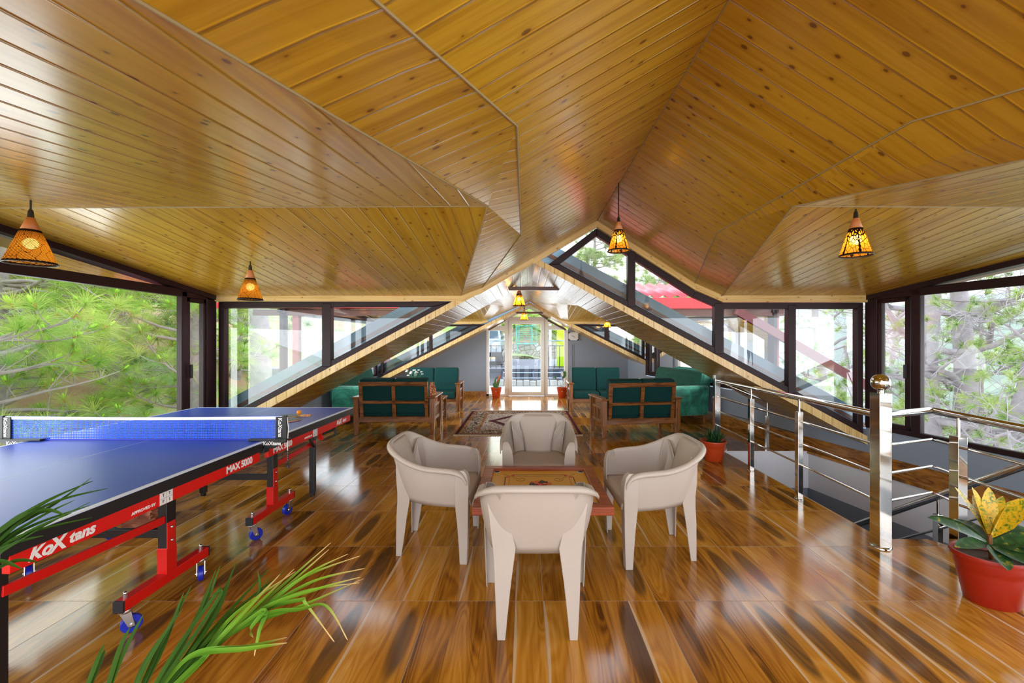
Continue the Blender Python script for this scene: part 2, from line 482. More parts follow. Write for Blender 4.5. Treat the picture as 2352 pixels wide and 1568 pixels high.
# roof cladding above the slabs (seen through the gable glazing)
def roof_band(y0, y1, zu, x0, x1, name):
    xa = .11
    root = MB()
    for xs, xe in ((x0, xa), (xa, x1)):
        root.hexa([(xs, y0, zu(xs) + .01), (xe, y0, zu(xe) + .01), (xe, y0, zu(xe) + .29), (xs, y0, zu(xs) + .29)],
                  [(xs, y1, zu(xs) + .01), (xe, y1, zu(xe) + .01), (xe, y1, zu(xe) + .29), (xs, y1, zu(xs) + .29)])
    r = struct(name, root, M['slabblue'])
    st = MB(); tp = MB()
    for xs, xe in ((x0, xa), (xa, x1)):
        st.hexa([(xs, y0 - .02, zu(xs) + .125), (xe, y0 - .02, zu(xe) + .125), (xe, y0 - .02, zu(xe) + .17), (xs, y0 - .02, zu(xs) + .17)],
                [(xs, y0 + .01, zu(xs) + .125), (xe, y0 + .01, zu(xe) + .125), (xe, y0 + .01, zu(xe) + .17), (xs, y0 + .01, zu(xs) + .17)])
        tp.hexa([(xs, y0 + .1, zu(xs) + .292), (xe, y0 + .1, zu(xe) + .292), (xe, y0 + .1, zu(xe) + .31), (xs, y0 + .1, zu(xs) + .31)],
                [(xs, y1 + .1, zu(xs) + .292), (xe, y1 + .1, zu(xe) + .292), (xe, y1 + .1, zu(xe) + .31), (xs, y1 + .1, zu(xs) + .31)])
    obj('brown_batten', st, M['beam_brown'], r)
    obj('red_sheet', tp, M['redroof'], r)
roof_band(DW + .16, D2 - .05, Zu, -4.0, 4.3, 'trim_1')
roof_band(D4 + .10, D5, Zu2, -3.9, 3.4, 'trim_2')

# pale pine trim board under the ceiling edge at both gable planes
def trim_path(name, pts, y, w):
    f = Facets()
    for (xa, za), (xb, zb) in zip(pts[:-1], pts[1:]):
        L = math.hypot(xb - xa, zb - za)
        f.add([(xa, y, za), (xa, y, za - w), (xb, y, zb - w), (xb, y, zb)], (xb - xa, 0, zb - za), (xa, y, za + .004))
        f.add([(xa, y, za - w), (xa, y + .05, za - w), (xb, y + .05, zb - w), (xb, y, zb - w)], (xb - xa, 0, zb - za), (xa, y, za))
    f.build(name, M['pine_pale'])
trim_path('trim_3', [(XL, 1.902), (-.71, 1.902), (-.48, 1.99), (.097, 2.325)], DW - .03, .062)
trim_path('trim_4', [(.097, 2.325), (.80, 2.735), (1.89, 2.04), (2.20, 1.905), (XR(DW), 1.905)], DW - .03, .075)
trim_path('trim_5', [(-3.4, 1.865), (-1.02, 1.865), (-.86, 1.91)], D4 - .03, .06)
trim_path('trim_6', [(.86, 1.91), (1.02, 1.865), (XR(D4), 1.865)], D4 - .03, .06)
# caulk beads along the ridge and creases of the ceiling
bead = MB(); ym = 2.52
mi = lambda p: (p[0], 2 * ym - p[1], p[2])
Rg, C4, C3, B1, B2 = (.80, DW, 2.73), (-.48, DW, 1.985), (-.03, ym + .85, 2.245), (-.22, ym, 2.20), (-.71, DW, 1.90)
D4_, D3, E1, E4 = (1.89, DW, 2.035), (1.53, ym + .85, 2.262), (1.60, ym, 2.20), (2.20, DW, 1.90)
for pts in ([Rg, mi(Rg)], [C4, C3, mi(C3), mi(C4)], [B2, B1, mi(B2)], [D4_, D3, mi(D3), mi(D4_)], [E4, E1, mi(E4)], [(XL, ym, 2.19), B1], [E1, (XR(ym), ym, 2.19)]):
    for a, b_ in zip(pts[:-1], pts[1:]): bead.tube([Vector(a) - Vector((0, 0, .001)), Vector(b_) - Vector((0, 0, .001))], .0045, 6)
struct('trim_8', bead, simple('grey_caulk', (.30, .22, .10), .6))
# ---- floor with the stair well
fl = MB()
def slabq(pts): # extruded floor piece
    fl.hexa([(x, y, -.16) for x, y in pts], [(x, y, 0) for x, y in pts])
slabq([(XL, -2.5), (2.53, -2.5), (2.53, 12.9), (XL, 12.9)][:4])
slabq([(2.53, 5.39), (XR(5.39) + .1, 5.39), (XR(D5) + .1, D5), (2.53, D5)])
slabq([(2.53, -2.5), (2.92, -2.5), (2.92, 2.86), (2.53, 2.86)])
slabq([(2.53, 2.86), (2.92, 2.86), (2.84, 2.98), (2.53, 2.98)])
fl.hexa([(x, y, -.03) for x, y in ((XR(.3) - .07, .3), (XR(.3) + .1, .3), (XR(5.39) + .1, 5.39), (XR(5.39) - .07, 5.39))], [(x, y, 0) for x, y in ((XR(.3) - .07, .3), (XR(.3) + .1, .3), (XR(5.39) + .1, 5.39), (XR(5.39) - .07, 5.39))])
fl.v = [(x, min(y, D5 + .04), z) for x, y, z in fl.v]
struct('floor', fl, M['floor'])

# ---- walls below the glazing
def wall_seg(mb, a, b, z0, z1, t=.10):
    a = Vector((*a, 0)); b = Vector((*b, 0)); d = (b - a).normalized(); n = Vector((d.y, -d.x, 0)) * t
    mb.hexa([a + Vector((0, 0, z0)), b + Vector((0, 0, z0)), b + n + Vector((0, 0, z0)), a + n + Vector((0, 0, z0))],
            [a + Vector((0, 0, z1)), b + Vector((0, 0, z1)), b + n + Vector((0, 0, z1)), a + n + Vector((0, 0, z1))])
w = MB()
wall_seg(w, (XR(.3), .3), (XR(DW), DW), 0, .44)
wall_seg(w, (XR(DW), DW), (XR(D2), D2), 0, .42)
wall_seg(w, (XR(D2), D2), (XR(D4), D4), 0, .60)
wall_seg(w, (XR(D4), D4), (XR(D5), D5), 0, 1.0)
w.v = [(x + 0.0, y, z) for x, y, z in w.v]
struct('wall_right', w, M['wall'])
w = MB()
wall_seg(w, (XL, DW), (XL, .3), 0, .44)
wall_seg(w, (XL, D2), (XL, DW), 0, .42)
wall_seg(w, (XL, D4), (XL, D2), 0, .60)
wall_seg(w, (XL, D5), (XL, D4), 0, 1.0)
struct('wall_left', w, M['wall'])
w = MB()
w.prism([(XL, 0), (-.98, 0), (-.98, Zl2(-.98)), (XL, Zl2(XL))], D5, D5 + .12)
w.prism([(1.115, 0), (XR(D5), 0), (XR(D5), Zl2(XR(D5))), (1.115, Zl2(1.115))], D5, D5 + .12)
struct('wall_back', w, M['wall'])
# stair well walls: white above the dado line, slate below
w = MB(); w2 = MB()
for mb, z0, z1 in ((w, -.47, -.031), (w2, -2.8, -.47)):
    wall_seg(mb, (XR(.0) - .05, 0), (XR(5.39) - .05, 5.39), z0, z1)
    mb.box(2.5, XR(5.39) + .1, 5.40, 5.5, z0, z1)
    mb.box(2.43, 2.53, 0, 5.4, z0, z1)
w.box(2.53, XR(5.39) - .05, 5.385, 5.40, -.47, -.001)
struct('wall_stairwell', w, M['wall_white'])
struct('wall_stairwell_lower', w2, M['wall_low'])
lf = MB(); lf.box(2.4, 5.0, -2.5, 5.6, -2.9, -2.8)
struct('floor_lower', lf, M['wall_low'])
# skirting boards
b = MB(); wall_seg(b, (XR(.3) - .012, .3), (XR(D4) - .012, D4), 0, .165, .02)
struct('baseboard_right', b, M['skirt'])
b = MB(); wall_seg(b, (XL + .012, D4), (XL + .012, .3), 0, .165, .02)
struct('baseboard_left', b, M['skirt'])
b = MB(); b.box(-3.3, -.98, D5 - .015, D5 + .01, 0, .13); b.box(1.115, 2.6, D5 - .015, D5 + .01, 0, .13)
struct('baseboard_back', b, M['skirt'])

# ---- glazing
def seg(mb, p, q, w, y0, y1):
    """bar in an XZ plane between (x, z) points"""
    p = Vector((p[0], 0, p[1])); q = Vector((q[0], 0, q[1])); d = (q - p).normalized(); n = Vector((-d.z, 0, d.x)) * (w / 2)
    a = [p + n, p - n, q - n, q + n]
    mb.hexa([(v.x, y0, v.z) for v in a], [(v.x, y1, v.z) for v in a])

def inset_poly(poly, d):
    """offset an x-z polygon inwards by d (counter-clockwise order)"""
    out = []; n = len(poly)
    for i in range(n):
        a, b_, c = Vector(poly[i - 1]), Vector(poly[i]), Vector(poly[(i + 1) % n])
        e1 = (b_ - a).normalized(); e2 = (c - b_).normalized()
        n1 = Vector((-e1.y, e1.x)); n2 = Vector((-e2.y, e2.x))
        k = d / max(.15, 1 + n1.dot(n2))
        out.append(tuple(b_ + (n1 + n2) * k))
    return out

def frame_poly(mb, poly, d, y0, y1):
    q = inset_poly(poly, d); n = len(poly)
    for i in range(n):
        j = (i + 1) % n
        a = [poly[i], poly[j], q[j], q[i]]
        mb.hexa([(x, y0, z) for x, z in a], [(x, y1, z) for x, z in a])
    return q

def gable_window(name, poly, mull, y, d=.07, label=None):
    fr = MB(); q = frame_poly(fr, poly, d, y, y + .07)
    for x, w_, z0, z1 in mull:
        fr.box(x - w_ / 2, x + w_ / 2, y - .008, y + .072, z0, z1)
    o = struct(name, fr, M['frame'], bevel=.006)
    xs = [poly[0][0]]
    g = MB(); g.poly([(x, y + .035, z) for x, z in q])
    obj('glass_pane', g, M['glass_r'], o, fixn=False)
    return o
zt = 1.838
# left gable strip: quadrilateral with a slanting sill
xt = .11 - (2.33 - zt) / .538
gable_window('window_1', [(XL + .03, Zu(XL + .03) + .0), (xt, zt), (XL + .03, zt)], [(-2.205, .10, Zu(-2.205) + .03, zt - .02)], DW)
# right gable strip: follows the roof line
rp_ = [(.26, Zu(.26)), (XR(DW) - .03, Zu(XR(DW) - .03)), (XR(DW) - .03, 1.828), (2.20, 1.828), (1.90, 1.957), (.80, 2.655)]
gable_window('window_2', rp_, [(1.19, .085, Zu(1.19) + .03, 2.40), (2.165, .10, Zu(2.165) + .03, 1.82), (2.975, .085, Zu(2.975) + .03, 1.80)], DW)
zt2 = 1.80
gable_window('window_3', [(-3.36, Zu2(-3.36)), (.12 - (2.32 - zt2) / .505, zt2), (-3.36, zt2)], [(-2.19, .07, Zu2(-2.19) + .03, zt2 - .02)], D4, .06)
gable_window('window_4', [(.12 + (2.32 - zt2) / .505, zt2), (2.80, Zu2(2.80)), (2.80, zt2)], [(1.915, .09, Zu2(1.915) + .03, zt2 - .02)], D4, .06)

def side_window(name, P, y0, y1, z0, z1, posts, sash, out, top=None):
    """glazed side wall; P(y) -> point on the wall line, posts (y centre, width), sash (y0, y1) opening lights"""
    fr = MB(); up = Vector((0, 0, 1))
    def pb(ya, yb, za, zb, dep=.045):
        a = P(ya); b_ = P(yb); o_ = out * dep
        A = [a + up * za, b_ + up * za, b_ + up * zb, a + up * zb]
        fr.hexa([p - out * .012 for p in A], [p + o_ for p in A])
    pb(y0, y1, z0, z0 + .05); pb(y0, y1, z1 - .075, z1 + .005)
    for yc, w_ in posts: pb(yc - w_ / 2, yc + w_ / 2, z0 + .02, z1 - .02)
    o = struct(name, fr, M['frame'], bevel=.006)
    for sa, sb in sash:
        s = MB(); t = .045
        def sb_(ya, yb, za, zb):
            A = [P(ya) + up * za, P(yb) + up * za, P(yb) + up * zb, P(ya) + up * zb]
            s.hexa([p + out * .0 for p in A], [p + out * .05 for p in A])
        za, zb = z0 + .05, z1 - .075
        sb_(sa, sa + t, za, zb); sb_(sb - t, sb, za, zb); sb_(sa, sb, za, za + t); sb_(sa, sb, zb - t, zb)
        so = obj('sash', s, M['frame'], o, bevel=.004)
        hd = MB(); ym = sa + .02; p = P(ym) - out * .03
        hd.bar(p + up * 1.02, p + up * 1.16, .02, .025)
        obj('handle', hd, M['blackp'], so, bevel=.004)
    g = MB(); g.poly([P(y0) + up * z0 + out * .03, P(y1) + up * z0 + out * .03, P(y1) + up * z1 + out * .03, P(y0) + up * z1 + out * .03])
    obj('glass_pane', g, M['glass'], o, fixn=False)
    if top:
        # clerestory sliver between the transom and the sloping ceiling edge
        for ya, yb, za, zb in top:
            a, b_ = P(ya), P(yb)
            t = MB(); A = [a + up * (za - .055), b_ + up * (zb - .055), b_ + up * zb, a + up * za]
            t.hexa([p - out * .03 for p in A], [p + out * .07 for p in A])
            obj('head_beam', t, M['frame'], o)
            g = MB(); g.poly([a + up * z1 + out * .03, b_ + up * z1 + out * .03, b_ + up * zb + out * .03, a + up * za + out * .03])
            obj('clerestory_pane', g, M['glass'], o, fixn=False)
    return o
PL = lambda y: Vector((XL, y, 0)); PRt = lambda y: Vector((XR(y), y, 0))
OL = Vector((-1, 0, 0))
side_window('window_5', PL, .34, DW, .44, 1.92, [(4.63, .14), (4.26, .07), (.95, .10), (.40, .12)], [(4.30, 4.57)], OL,
            [(DW, 2.52, 1.905, 2.195), (2.52, .34, 2.195, 1.905)])
side_window('window_6', PRt, .34, DW, .44, 1.925, [(4.64, .13), (4.20, .085), (.95, .10), (.40, .12)], [(4.26, 4.58)], RN,
            [(DW, 2.52, 1.905, 2.195), (2.52, .34, 2.195, 1.905)])
side_window('window_7', PL, D2, D4, .60, 1.86, [(9.78, .12), (9.30, .08), (6.06, .12)], [], OL, [(D4, 7.92, 1.86, 2.085), (7.92, D2, 2.085, 1.86)])
side_window('window_8', PRt, D2, D4, .62, 1.86, [(9.77, .13), (9.36, .08), (7.35, .08), (6.06, .12)], [(9.40, 9.70)], RN, [(D4, 7.92, 1.86, 2.085), (7.92, D2, 2.085, 1.86)])

# eaves outside the clerestory
e = MB()
for P, o_ in ((PL, OL), (PRt, RN)):
    for ya, yb, za, zb in ((DW, 2.52, 1.90, 2.19), (2.52, .34, 2.19, 1.90)):
        a, b_ = P(ya), P(yb); up = Vector((0, 0, 1))
        A = [a + up * (za - .01) + o_ * .08, b_ + up * (zb - .01) + o_ * .08, b_ + up * (zb + .04) + o_ * .62, a + up * (za + .04) + o_ * .62]
        e.hexa(A, [p + up * .03 for p in A])
struct('trim_7', e, M['beam_brown'])

# ---- door wall at the far end
y = D5 + .0
d1 = MB()
def X(px): return (px - VX) * .01113
def Zp(py): return H + (VY - py) * .01113
for x0, x1, z0, z1 in ((X(1117), X(1123.5), 0, Zp(757)), (X(1159), X(1168.5), 0, Zp(728)), (X(1250), X(1258.5), 0, Zp(728)), (X(1296), X(1305), 0, Zp(757)),
                       (X(1168), X(1252), Zp(735), Zp(727.5)), (X(1117), X(1160), 0, .06), (X(1258), X(1305), 0, .06),
                       (X(1124), X(1160), Zp(759), Zp(748.5)), (X(1258), X(1297), Zp(757.5), Zp(747.5))):
    d1.box(x0, x1, y, y + .07, z0, z1)
o = struct('window_9', d1, M['upvc'], bevel=.006)
g = MB()
g.poly([(X(1122), y + .035, .04), (X(1160), y + .035, .04), (X(1160), y + .035, Zp(735)), (X(1122), y + .035, Zp(759))])
g.poly([(X(1257), y + .035, .04), (X(1298), y + .035, .04), (X(1298), y + .035, Zp(759)), (X(1257), y + .035, Zp(735))])
g.poly([(X(1168), y + .035, Zp(730)), (X(1252), y + .035, Zp(730)), (X(1218), y + .035, Zp(703))])
obj('glass_pane', g, M['glass'], o, fixn=False)
bf = MB()
for a, b_ in (((X(1160), Zp(733)), (X(1218), Zp(704))), ((X(1218), Zp(704)), (X(1258), Zp(733))), ((X(1122), Zp(757)), (X(1160), Zp(735))), ((X(1258), Zp(735)), (X(1300), Zp(757)))):
    seg(bf, a, b_, .05, y - .004, y + .06)
obj('dark_gable_bar', bf, M['beam_brown'], o)
dl = MB()
for x0, x1, z0, z1 in ((X(1168.5), X(1176.5), .02, Zp(735)), (X(1242), X(1250), .02, Zp(735)), (X(1176), X(1243), Zp(744), Zp(735)), (X(1176), X(1243), .02, Zp(899.5))):
    dl.box(x0, x1, y - .03, y + .04, z0, z1)
dr = struct('door_1', dl, M['upvc'], bevel=.008)
g = MB(); g.poly([(X(1176), y + .005, Zp(900)), (X(1243), y + .005, Zp(900)), (X(1243), y + .005, Zp(744)), (X(1176), y + .005, Zp(744))])
obj('glass_pane', g, M['glass'], dr, fixn=False)
hd = MB(); hx = X(1171.5)
hd.box(hx - .018, hx + .018, y - .042, y - .03, .90, 1.13); hd.bar((hx, y - .06, 1.06), (hx + .12, y - .06, 1.06), .02, .02); hd.box(hx - .012, hx + .012, y - .065, y - .04, 1.05, 1.07)
obj('door_handle', hd, M['upvc'], dr, bevel=.003)

# ---- collar ties under the slabs
def tie(y, z, half, xc, label):
    t = MB(); t.bar((xc - half, y, z), (xc + half, y, z), .05, .045)
    tag(obj('tie_beam', t, M['beam_brown'], bevel=.004), label, 'beam')
tie(5.55, 2.09, .33, .12, 'dark wooden tie beam under the nearer peaked soffit')
tie(10.05, 2.085, .32, .12, 'brown tie beam high above the glass door')
# ---------------------------------------------------------------- lettering
def text_mesh(s, size, bold=0.0, shear=0.0, spacing=1.0, depth=.0012):
    cu = bpy.data.curves.new('t', 'FONT'); cu.body = s; cu.size = size; cu.shear = shear; cu.offset = bold
    cu.space_character = spacing; cu.align_x = 'CENTER'; cu.align_y = 'CENTER'; cu.extrude = depth
    o = bpy.data.objects.new('t', cu); COL.objects.link(o)
    bpy.context.view_layer.update()
    me = bpy.data.meshes.new_from_object(o.evaluated_get(bpy.context.evaluated_depsgraph_get()))
    bpy.data.objects.remove(o); bpy.data.curves.remove(cu)
    return me

def letter(name, s, size, loc, right, up, mat, parent, **kw):
    me = text_mesh(s, size, **kw); me.materials.clear(); me.materials.append(mat)
    o = bpy.data.objects.new(name, me); COL.objects.link(o)
    r = Vector(right).normalized(); u = Vector(up); u = (u - r * u.dot(r)).normalized(); n = r.cross(u)
    mtx = Matrix((r, u, n)).transposed().to_4x4(); mtx.translation = Vector(loc)
    o.parent = parent; o.matrix_local = mtx
    return o

# ---------------------------------------------------------------- moulded plastic armchairs
def catmull(P, n):
    P = [Vector(p) for p in P]; out = []
    for i in range(len(P) - 1):
        a, b, c, d = P[max(i - 1, 0)], P[i], P[i + 1], P[min(i + 2, len(P) - 1)]
        for k in range(n):
            t = k / n
            out.append(.5 * ((2 * b) + (c - a) * t + (2 * a - 5 * b + 4 * c - d) * t * t + (3 * b - a - 3 * c + d) * t ** 3))
    out.append(P[-1]); return out

def build_chair(label, loc, rz):
    t = thing('plastic_armchair', label, 'chair', loc, rz, 'beige plastic chairs round the carrom board')
    top = [(0, -.285, .736), (.12, -.281, .735), (.20, -.262, .725), (.252, -.21, .690), (.276, -.13, .646), (.284, -.03, .614), (.286, .07, .603), (.284, .15, .594), (.281, .205, .572), (.278, .236, .525)]
    bot = [(0, -.190, .385), (.10, -.188, .385), (.155, -.175, .38), (.197, -.14, .37), (.222, -.07, .36), (.237, .0, .355), (.247, .08, .352), (.253, .15, .35), (.258, .205, .35), (.262, .236, .35)]
    tp = catmull(top, 6); bt = catmull(bot, 6)
    full = lambda c: [Vector((-p.x, p.y, p.z)) for p in c[:0:-1]] + c
    tp = full(tp); bt = full(bt); n = len(tp)
    prof = []
    for i in range(n):
        a = bt[i]; b = tp[i]
        tan = (tp[min(i + 1, n - 1)] - tp[max(i - 1, 0)]); tan.z = 0; tan.normalize()
        out = Vector((tan.y, -tan.x, 0))
        row = []
        for s in (0, .12, .25, .4, .55, .7, .82, .92, .98):
            p = a.lerp(b, s); bulge = math.sin(s * math.pi) * .008
            row.append(p + out * bulge)
        row.append(b + out * .004 + Vector((0, 0, .004)))
        row.append(b + out * .014 + Vector((0, 0, .004)))
        row.append(b + out * .026 + Vector((0, 0, -.002)))
        row.append(b + out * .031 + Vector((0, 0, -.014)))
        row.append(b + out * .030 + Vector((0, 0, -.026)))
        prof.append(row)
    m = MB(); w = len(prof[0])
    m.v = [tuple(p) for r_ in prof for p in r_]
    m.f = [(i * w + j, (i + 1) * w + j, (i + 1) * w + j + 1, i * w + j + 1) for i in range(n - 1) for j in range(w - 1)]
    obj('backrest_shell', m, M['chair'], t, smooth='all', solid=-.006)
    # seat with a dished middle and a rolled front edge
    st = MB()
    def sf(u, v):
        x = (u * 2 - 1); yy = -.195 + v * .475
        wd = .155 + .10 * min(1, max(0, (yy + .19) / .25)) ** .6
        z = .415 - .016 * (1 - x * x) * math.sin(min(1, v * 1.1) * math.pi)
        if v > .86:
            k = (v - .86) / .14; z -= .055 * k * k; yy = -.195 + .86 * .475 + .045 * math.sin(k * math.pi / 2)
        return (x * wd, yy, z)
    st.grid(sf, 18, 24)
    obj('seat', st, M['chair'], t, smooth='all', solid=-.006)
    bp = MB()
    def bf(u, v):
        x = (u * 2 - 1); z = .41 + v * .313; s = v
        y = -.19 - .088 * v + .034 * (1 - v) ** .8
        return (x * (.115 + .085 * v ** 1.6), y - .012 * x * x, z)
    bp.grid(bf, 14, 14)
    obj('back_panel', bp, M['chair'], t, smooth='all', solid=.004)
    def leg(sx, sy, prof_, th=.007):
        mb = MB(); rows = []
        for z, cx, cy, wx, wy in prof_:
            c = Vector((sx * cx, sy * cy, z)); ix = -sx; iy = -sy
            P = [(0, 0), (wx * .5, 0), (wx, 0), (wx, th), (th, th), (th, wy), (0, wy), (0, wy * .5)]
            rows.append([(c.x + ix * a, c.y + iy * b, z) for a, b in P])
        k = len(rows[0])
        for r_ in rows: mb.v += r_
        for i in range(len(rows) - 1):
            for j in range(k):
                mb.f.append((i * k + j, i * k + (j + 1) % k, (i + 1) * k + (j + 1) % k, (i + 1) * k + j))
        mb.f.append(tuple(range(k))); mb.f.append(tuple((len(rows) - 1) * k + j for j in range(k)))
        return mb
    for sx in (-1, 1):
        obj('leg', leg(sx, -1, [(0, .188, .240, .038, .036), (.10, .193, .238, .052, .05), (.25, .200, .234, .075, .068), (.36, .205, .226, .095, .08), (.42, .210, .224, .108, .085), (.50, .219, .228, .100, .08), (.57, .227, .228, .085, .075), (.63, .236, .224, .058, .055), (.675, .240, .214, .028, .03)]), M['chair'], t, smooth=30, bevel=.003)
        obj('leg', leg(sx, 1, [(0, .278, .238, .052, .046), (.10, .282, .242, .060, .054), (.25, .286, .246, .074, .068), (.36, .288, .248, .086, .082), (.45, .289, .250, .088, .088), (.52, .290, .248, .080, .085), (.565, .288, .238, .06, .07), (.588, .282, .218, .035, .04)]), M['chair'], t, smooth=30, bevel=.003)
    return t
ch = build_chair('beige plastic armchair with its back to the camera, nearest of four', (.06, 2.205, 0), 0)
dup(ch, (.117, 3.60, 0), math.pi - .02, 'beige plastic armchair facing the camera behind the carrom board')
dup(ch, (-.59, 2.92, 0), -math.pi / 2 - .03, 'beige plastic armchair left of the carrom board, beside the tennis table')
dup(ch, (.845, 2.857, 0), math.pi / 2 + .03, 'beige plastic armchair right of the carrom board, nearest the railing')

# ---------------------------------------------------------------- carrom board on a low stand
bx, by, bz, hs = .107, 2.865, .43, .415
t = thing('carrom_board', 'yellow carrom board with a reddish wooden rim between four plastic chairs', 'board game', (bx, by, bz))
m_rim = wood('carrom_rim', (.25, .042, .008), (.15, .022, .004), 1, .25, 'X')
m_ply = simple('carrom_ply', (.66, .35, .008), .38, var=.06, scale=8)
fr = MB(); iw = .075
for p in ((-hs, hs, -hs, -hs + iw), (-hs, hs, hs - iw, hs), (-hs, -hs + iw, -hs + iw, hs - iw), (hs - iw, hs, -hs + iw, hs - iw)):
    fr.box(p[0], p[1], p[2], p[3], -.05, 0)
obj('rim', fr, m_rim, t, bevel=.005)
pl = MB(); q = hs - iw; pl.box(-q - .005, q + .005, -q - .005, q + .005, -.03, -.018)
obj('playing_surface', pl, m_ply, t)
for sx in (-1, 1):
    for sy in (-1, 1):
        pk = MB(); pk.lathe([(.0005, -.0172), (.021, -.0172), (.021, -.0165), (.0005, -.0165)], 24, (sx * (q - .026), sy * (q - .026), 0))
        po = obj('pocket', pk, M['blackp'], t)
        rg = MB(); rg.lathe([(.021, -.0175), (.025, -.0175), (.025, -.0162), (.021, -.0162)], 24, (sx * (q - .026), sy * (q - .026), 0), caps=False)
        obj('pocket_ring', rg, M['white'], po)
ln = MB(); z0, z1 = -.0178, -.0170
def lbar(a, b, w): ln.bar((*a, z0), (*b, z0), w, .0015)
L1, L2, e = .245, .215, .195
for sx, sy in ((1, 0), (-1, 0), (0, 1), (0, -1)):
    for d, w in ((L1, .006), (L2, .0022)):
        a = (sx * d + (sy != 0) * -e, sy * d + (sx != 0) * -e); b_ = (sx * d + (sy != 0) * e, sy * d + (sx != 0) * e)
        lbar(a, b_, w)
for sx in (-1, 1):
    for sy in (-1, 1):
        lbar((sx * .135, sy * .135), (sx * .262, sy * .262), .0018)
        pts = [(sx * .135 + .032 * math.cos(a), sy * .135 + .032 * math.sin(a), z0 + .0004) for a in [math.atan2(sy, sx) + R(35 + k * 14.5) for k in range(21)]]
        ln.tube(pts, .0010, 4)
obj('marking', ln, M['black'], t)
m_red_d = simple('carrom_red_spot', (.55, .03, .01), .4)
for sx in (-1, 1):
    for sy in (-1, 1):
        for a, b_ in ((e, (L1 + L2) / 2), ((L1 + L2) / 2, e)):
            sp = MB(); sp.lathe([(.0003, z0), (.013, z0), (.013, z1), (.0003, z1)], 18, (sx * a, sy * b_, 0)); obj('red_spot', sp, m_red_d, t)
sd = thing('board_stand', 'low stand carrying the carrom board, hidden behind the nearest chair', 'stand', (bx, by, 0))
top = MB(); top.box(-.22, .22, -.22, .22, .345, .379); obj('tabletop', top, M['teakx'], sd, bevel=.004)
for sx in (-1, 1):
    for sy in (-1, 1):
        lg = MB(); lg.bar((sx * .17, sy * .17, 0), (sx * .19, sy * .19, .345), .035, .035, (0, 1, 0)); obj('leg', lg, M['teak'], sd, bevel=.003)
# coins
mk = {'black': simple('coin_black', (.022, .014, .018), .4), 'orange': simple('coin_orange', (.60, .13, .010), .35), 'red': simple('coin_red', (.62, .004, .05), .35)}
cprof = [(.0004, 0), (.0145, 0), (.016, .0015), (.016, .0065), (.0145, .008), (.010, .0072), (.0004, .0072)]
proto = {}
pos = [(0, 0, 'red')] + [(.0335 * math.cos(k * math.pi / 3 + .3), .0335 * math.sin(k * math.pi / 3 + .3), 'black' if k % 2 else 'orange') for k in range(6)]
pos += [((.066 if k % 2 == 0 else .059) * math.cos(k * math.pi / 6 + .3), (.066 if k % 2 == 0 else .059) * math.sin(k * math.pi / 6 + .3), ('orange', 'black', 'black', 'orange')[k % 4]) for k in range(12)]
lab = {'red': 'bright red carrom coin at the middle of the coin cluster', 'black': 'black carrom coin in the round cluster on the board', 'orange': 'orange carrom coin in the round cluster on the board'}
for x_, y_, c in pos:
    loc = (bx + x_ + rng.uniform(-.001, .001), by + .02 + y_, bz - .0178)
    if c not in proto:
        cm = MB(); cm.lathe(cprof, 22); o = obj('carrom_coin', cm, mk[c], smooth=True); proto[c] = o
        tag(o, lab[c], 'game piece', None if c == 'red' else c + ' carrom coins')
    else:
        o = proto[c].copy(); COL.objects.link(o)
    o.location = loc

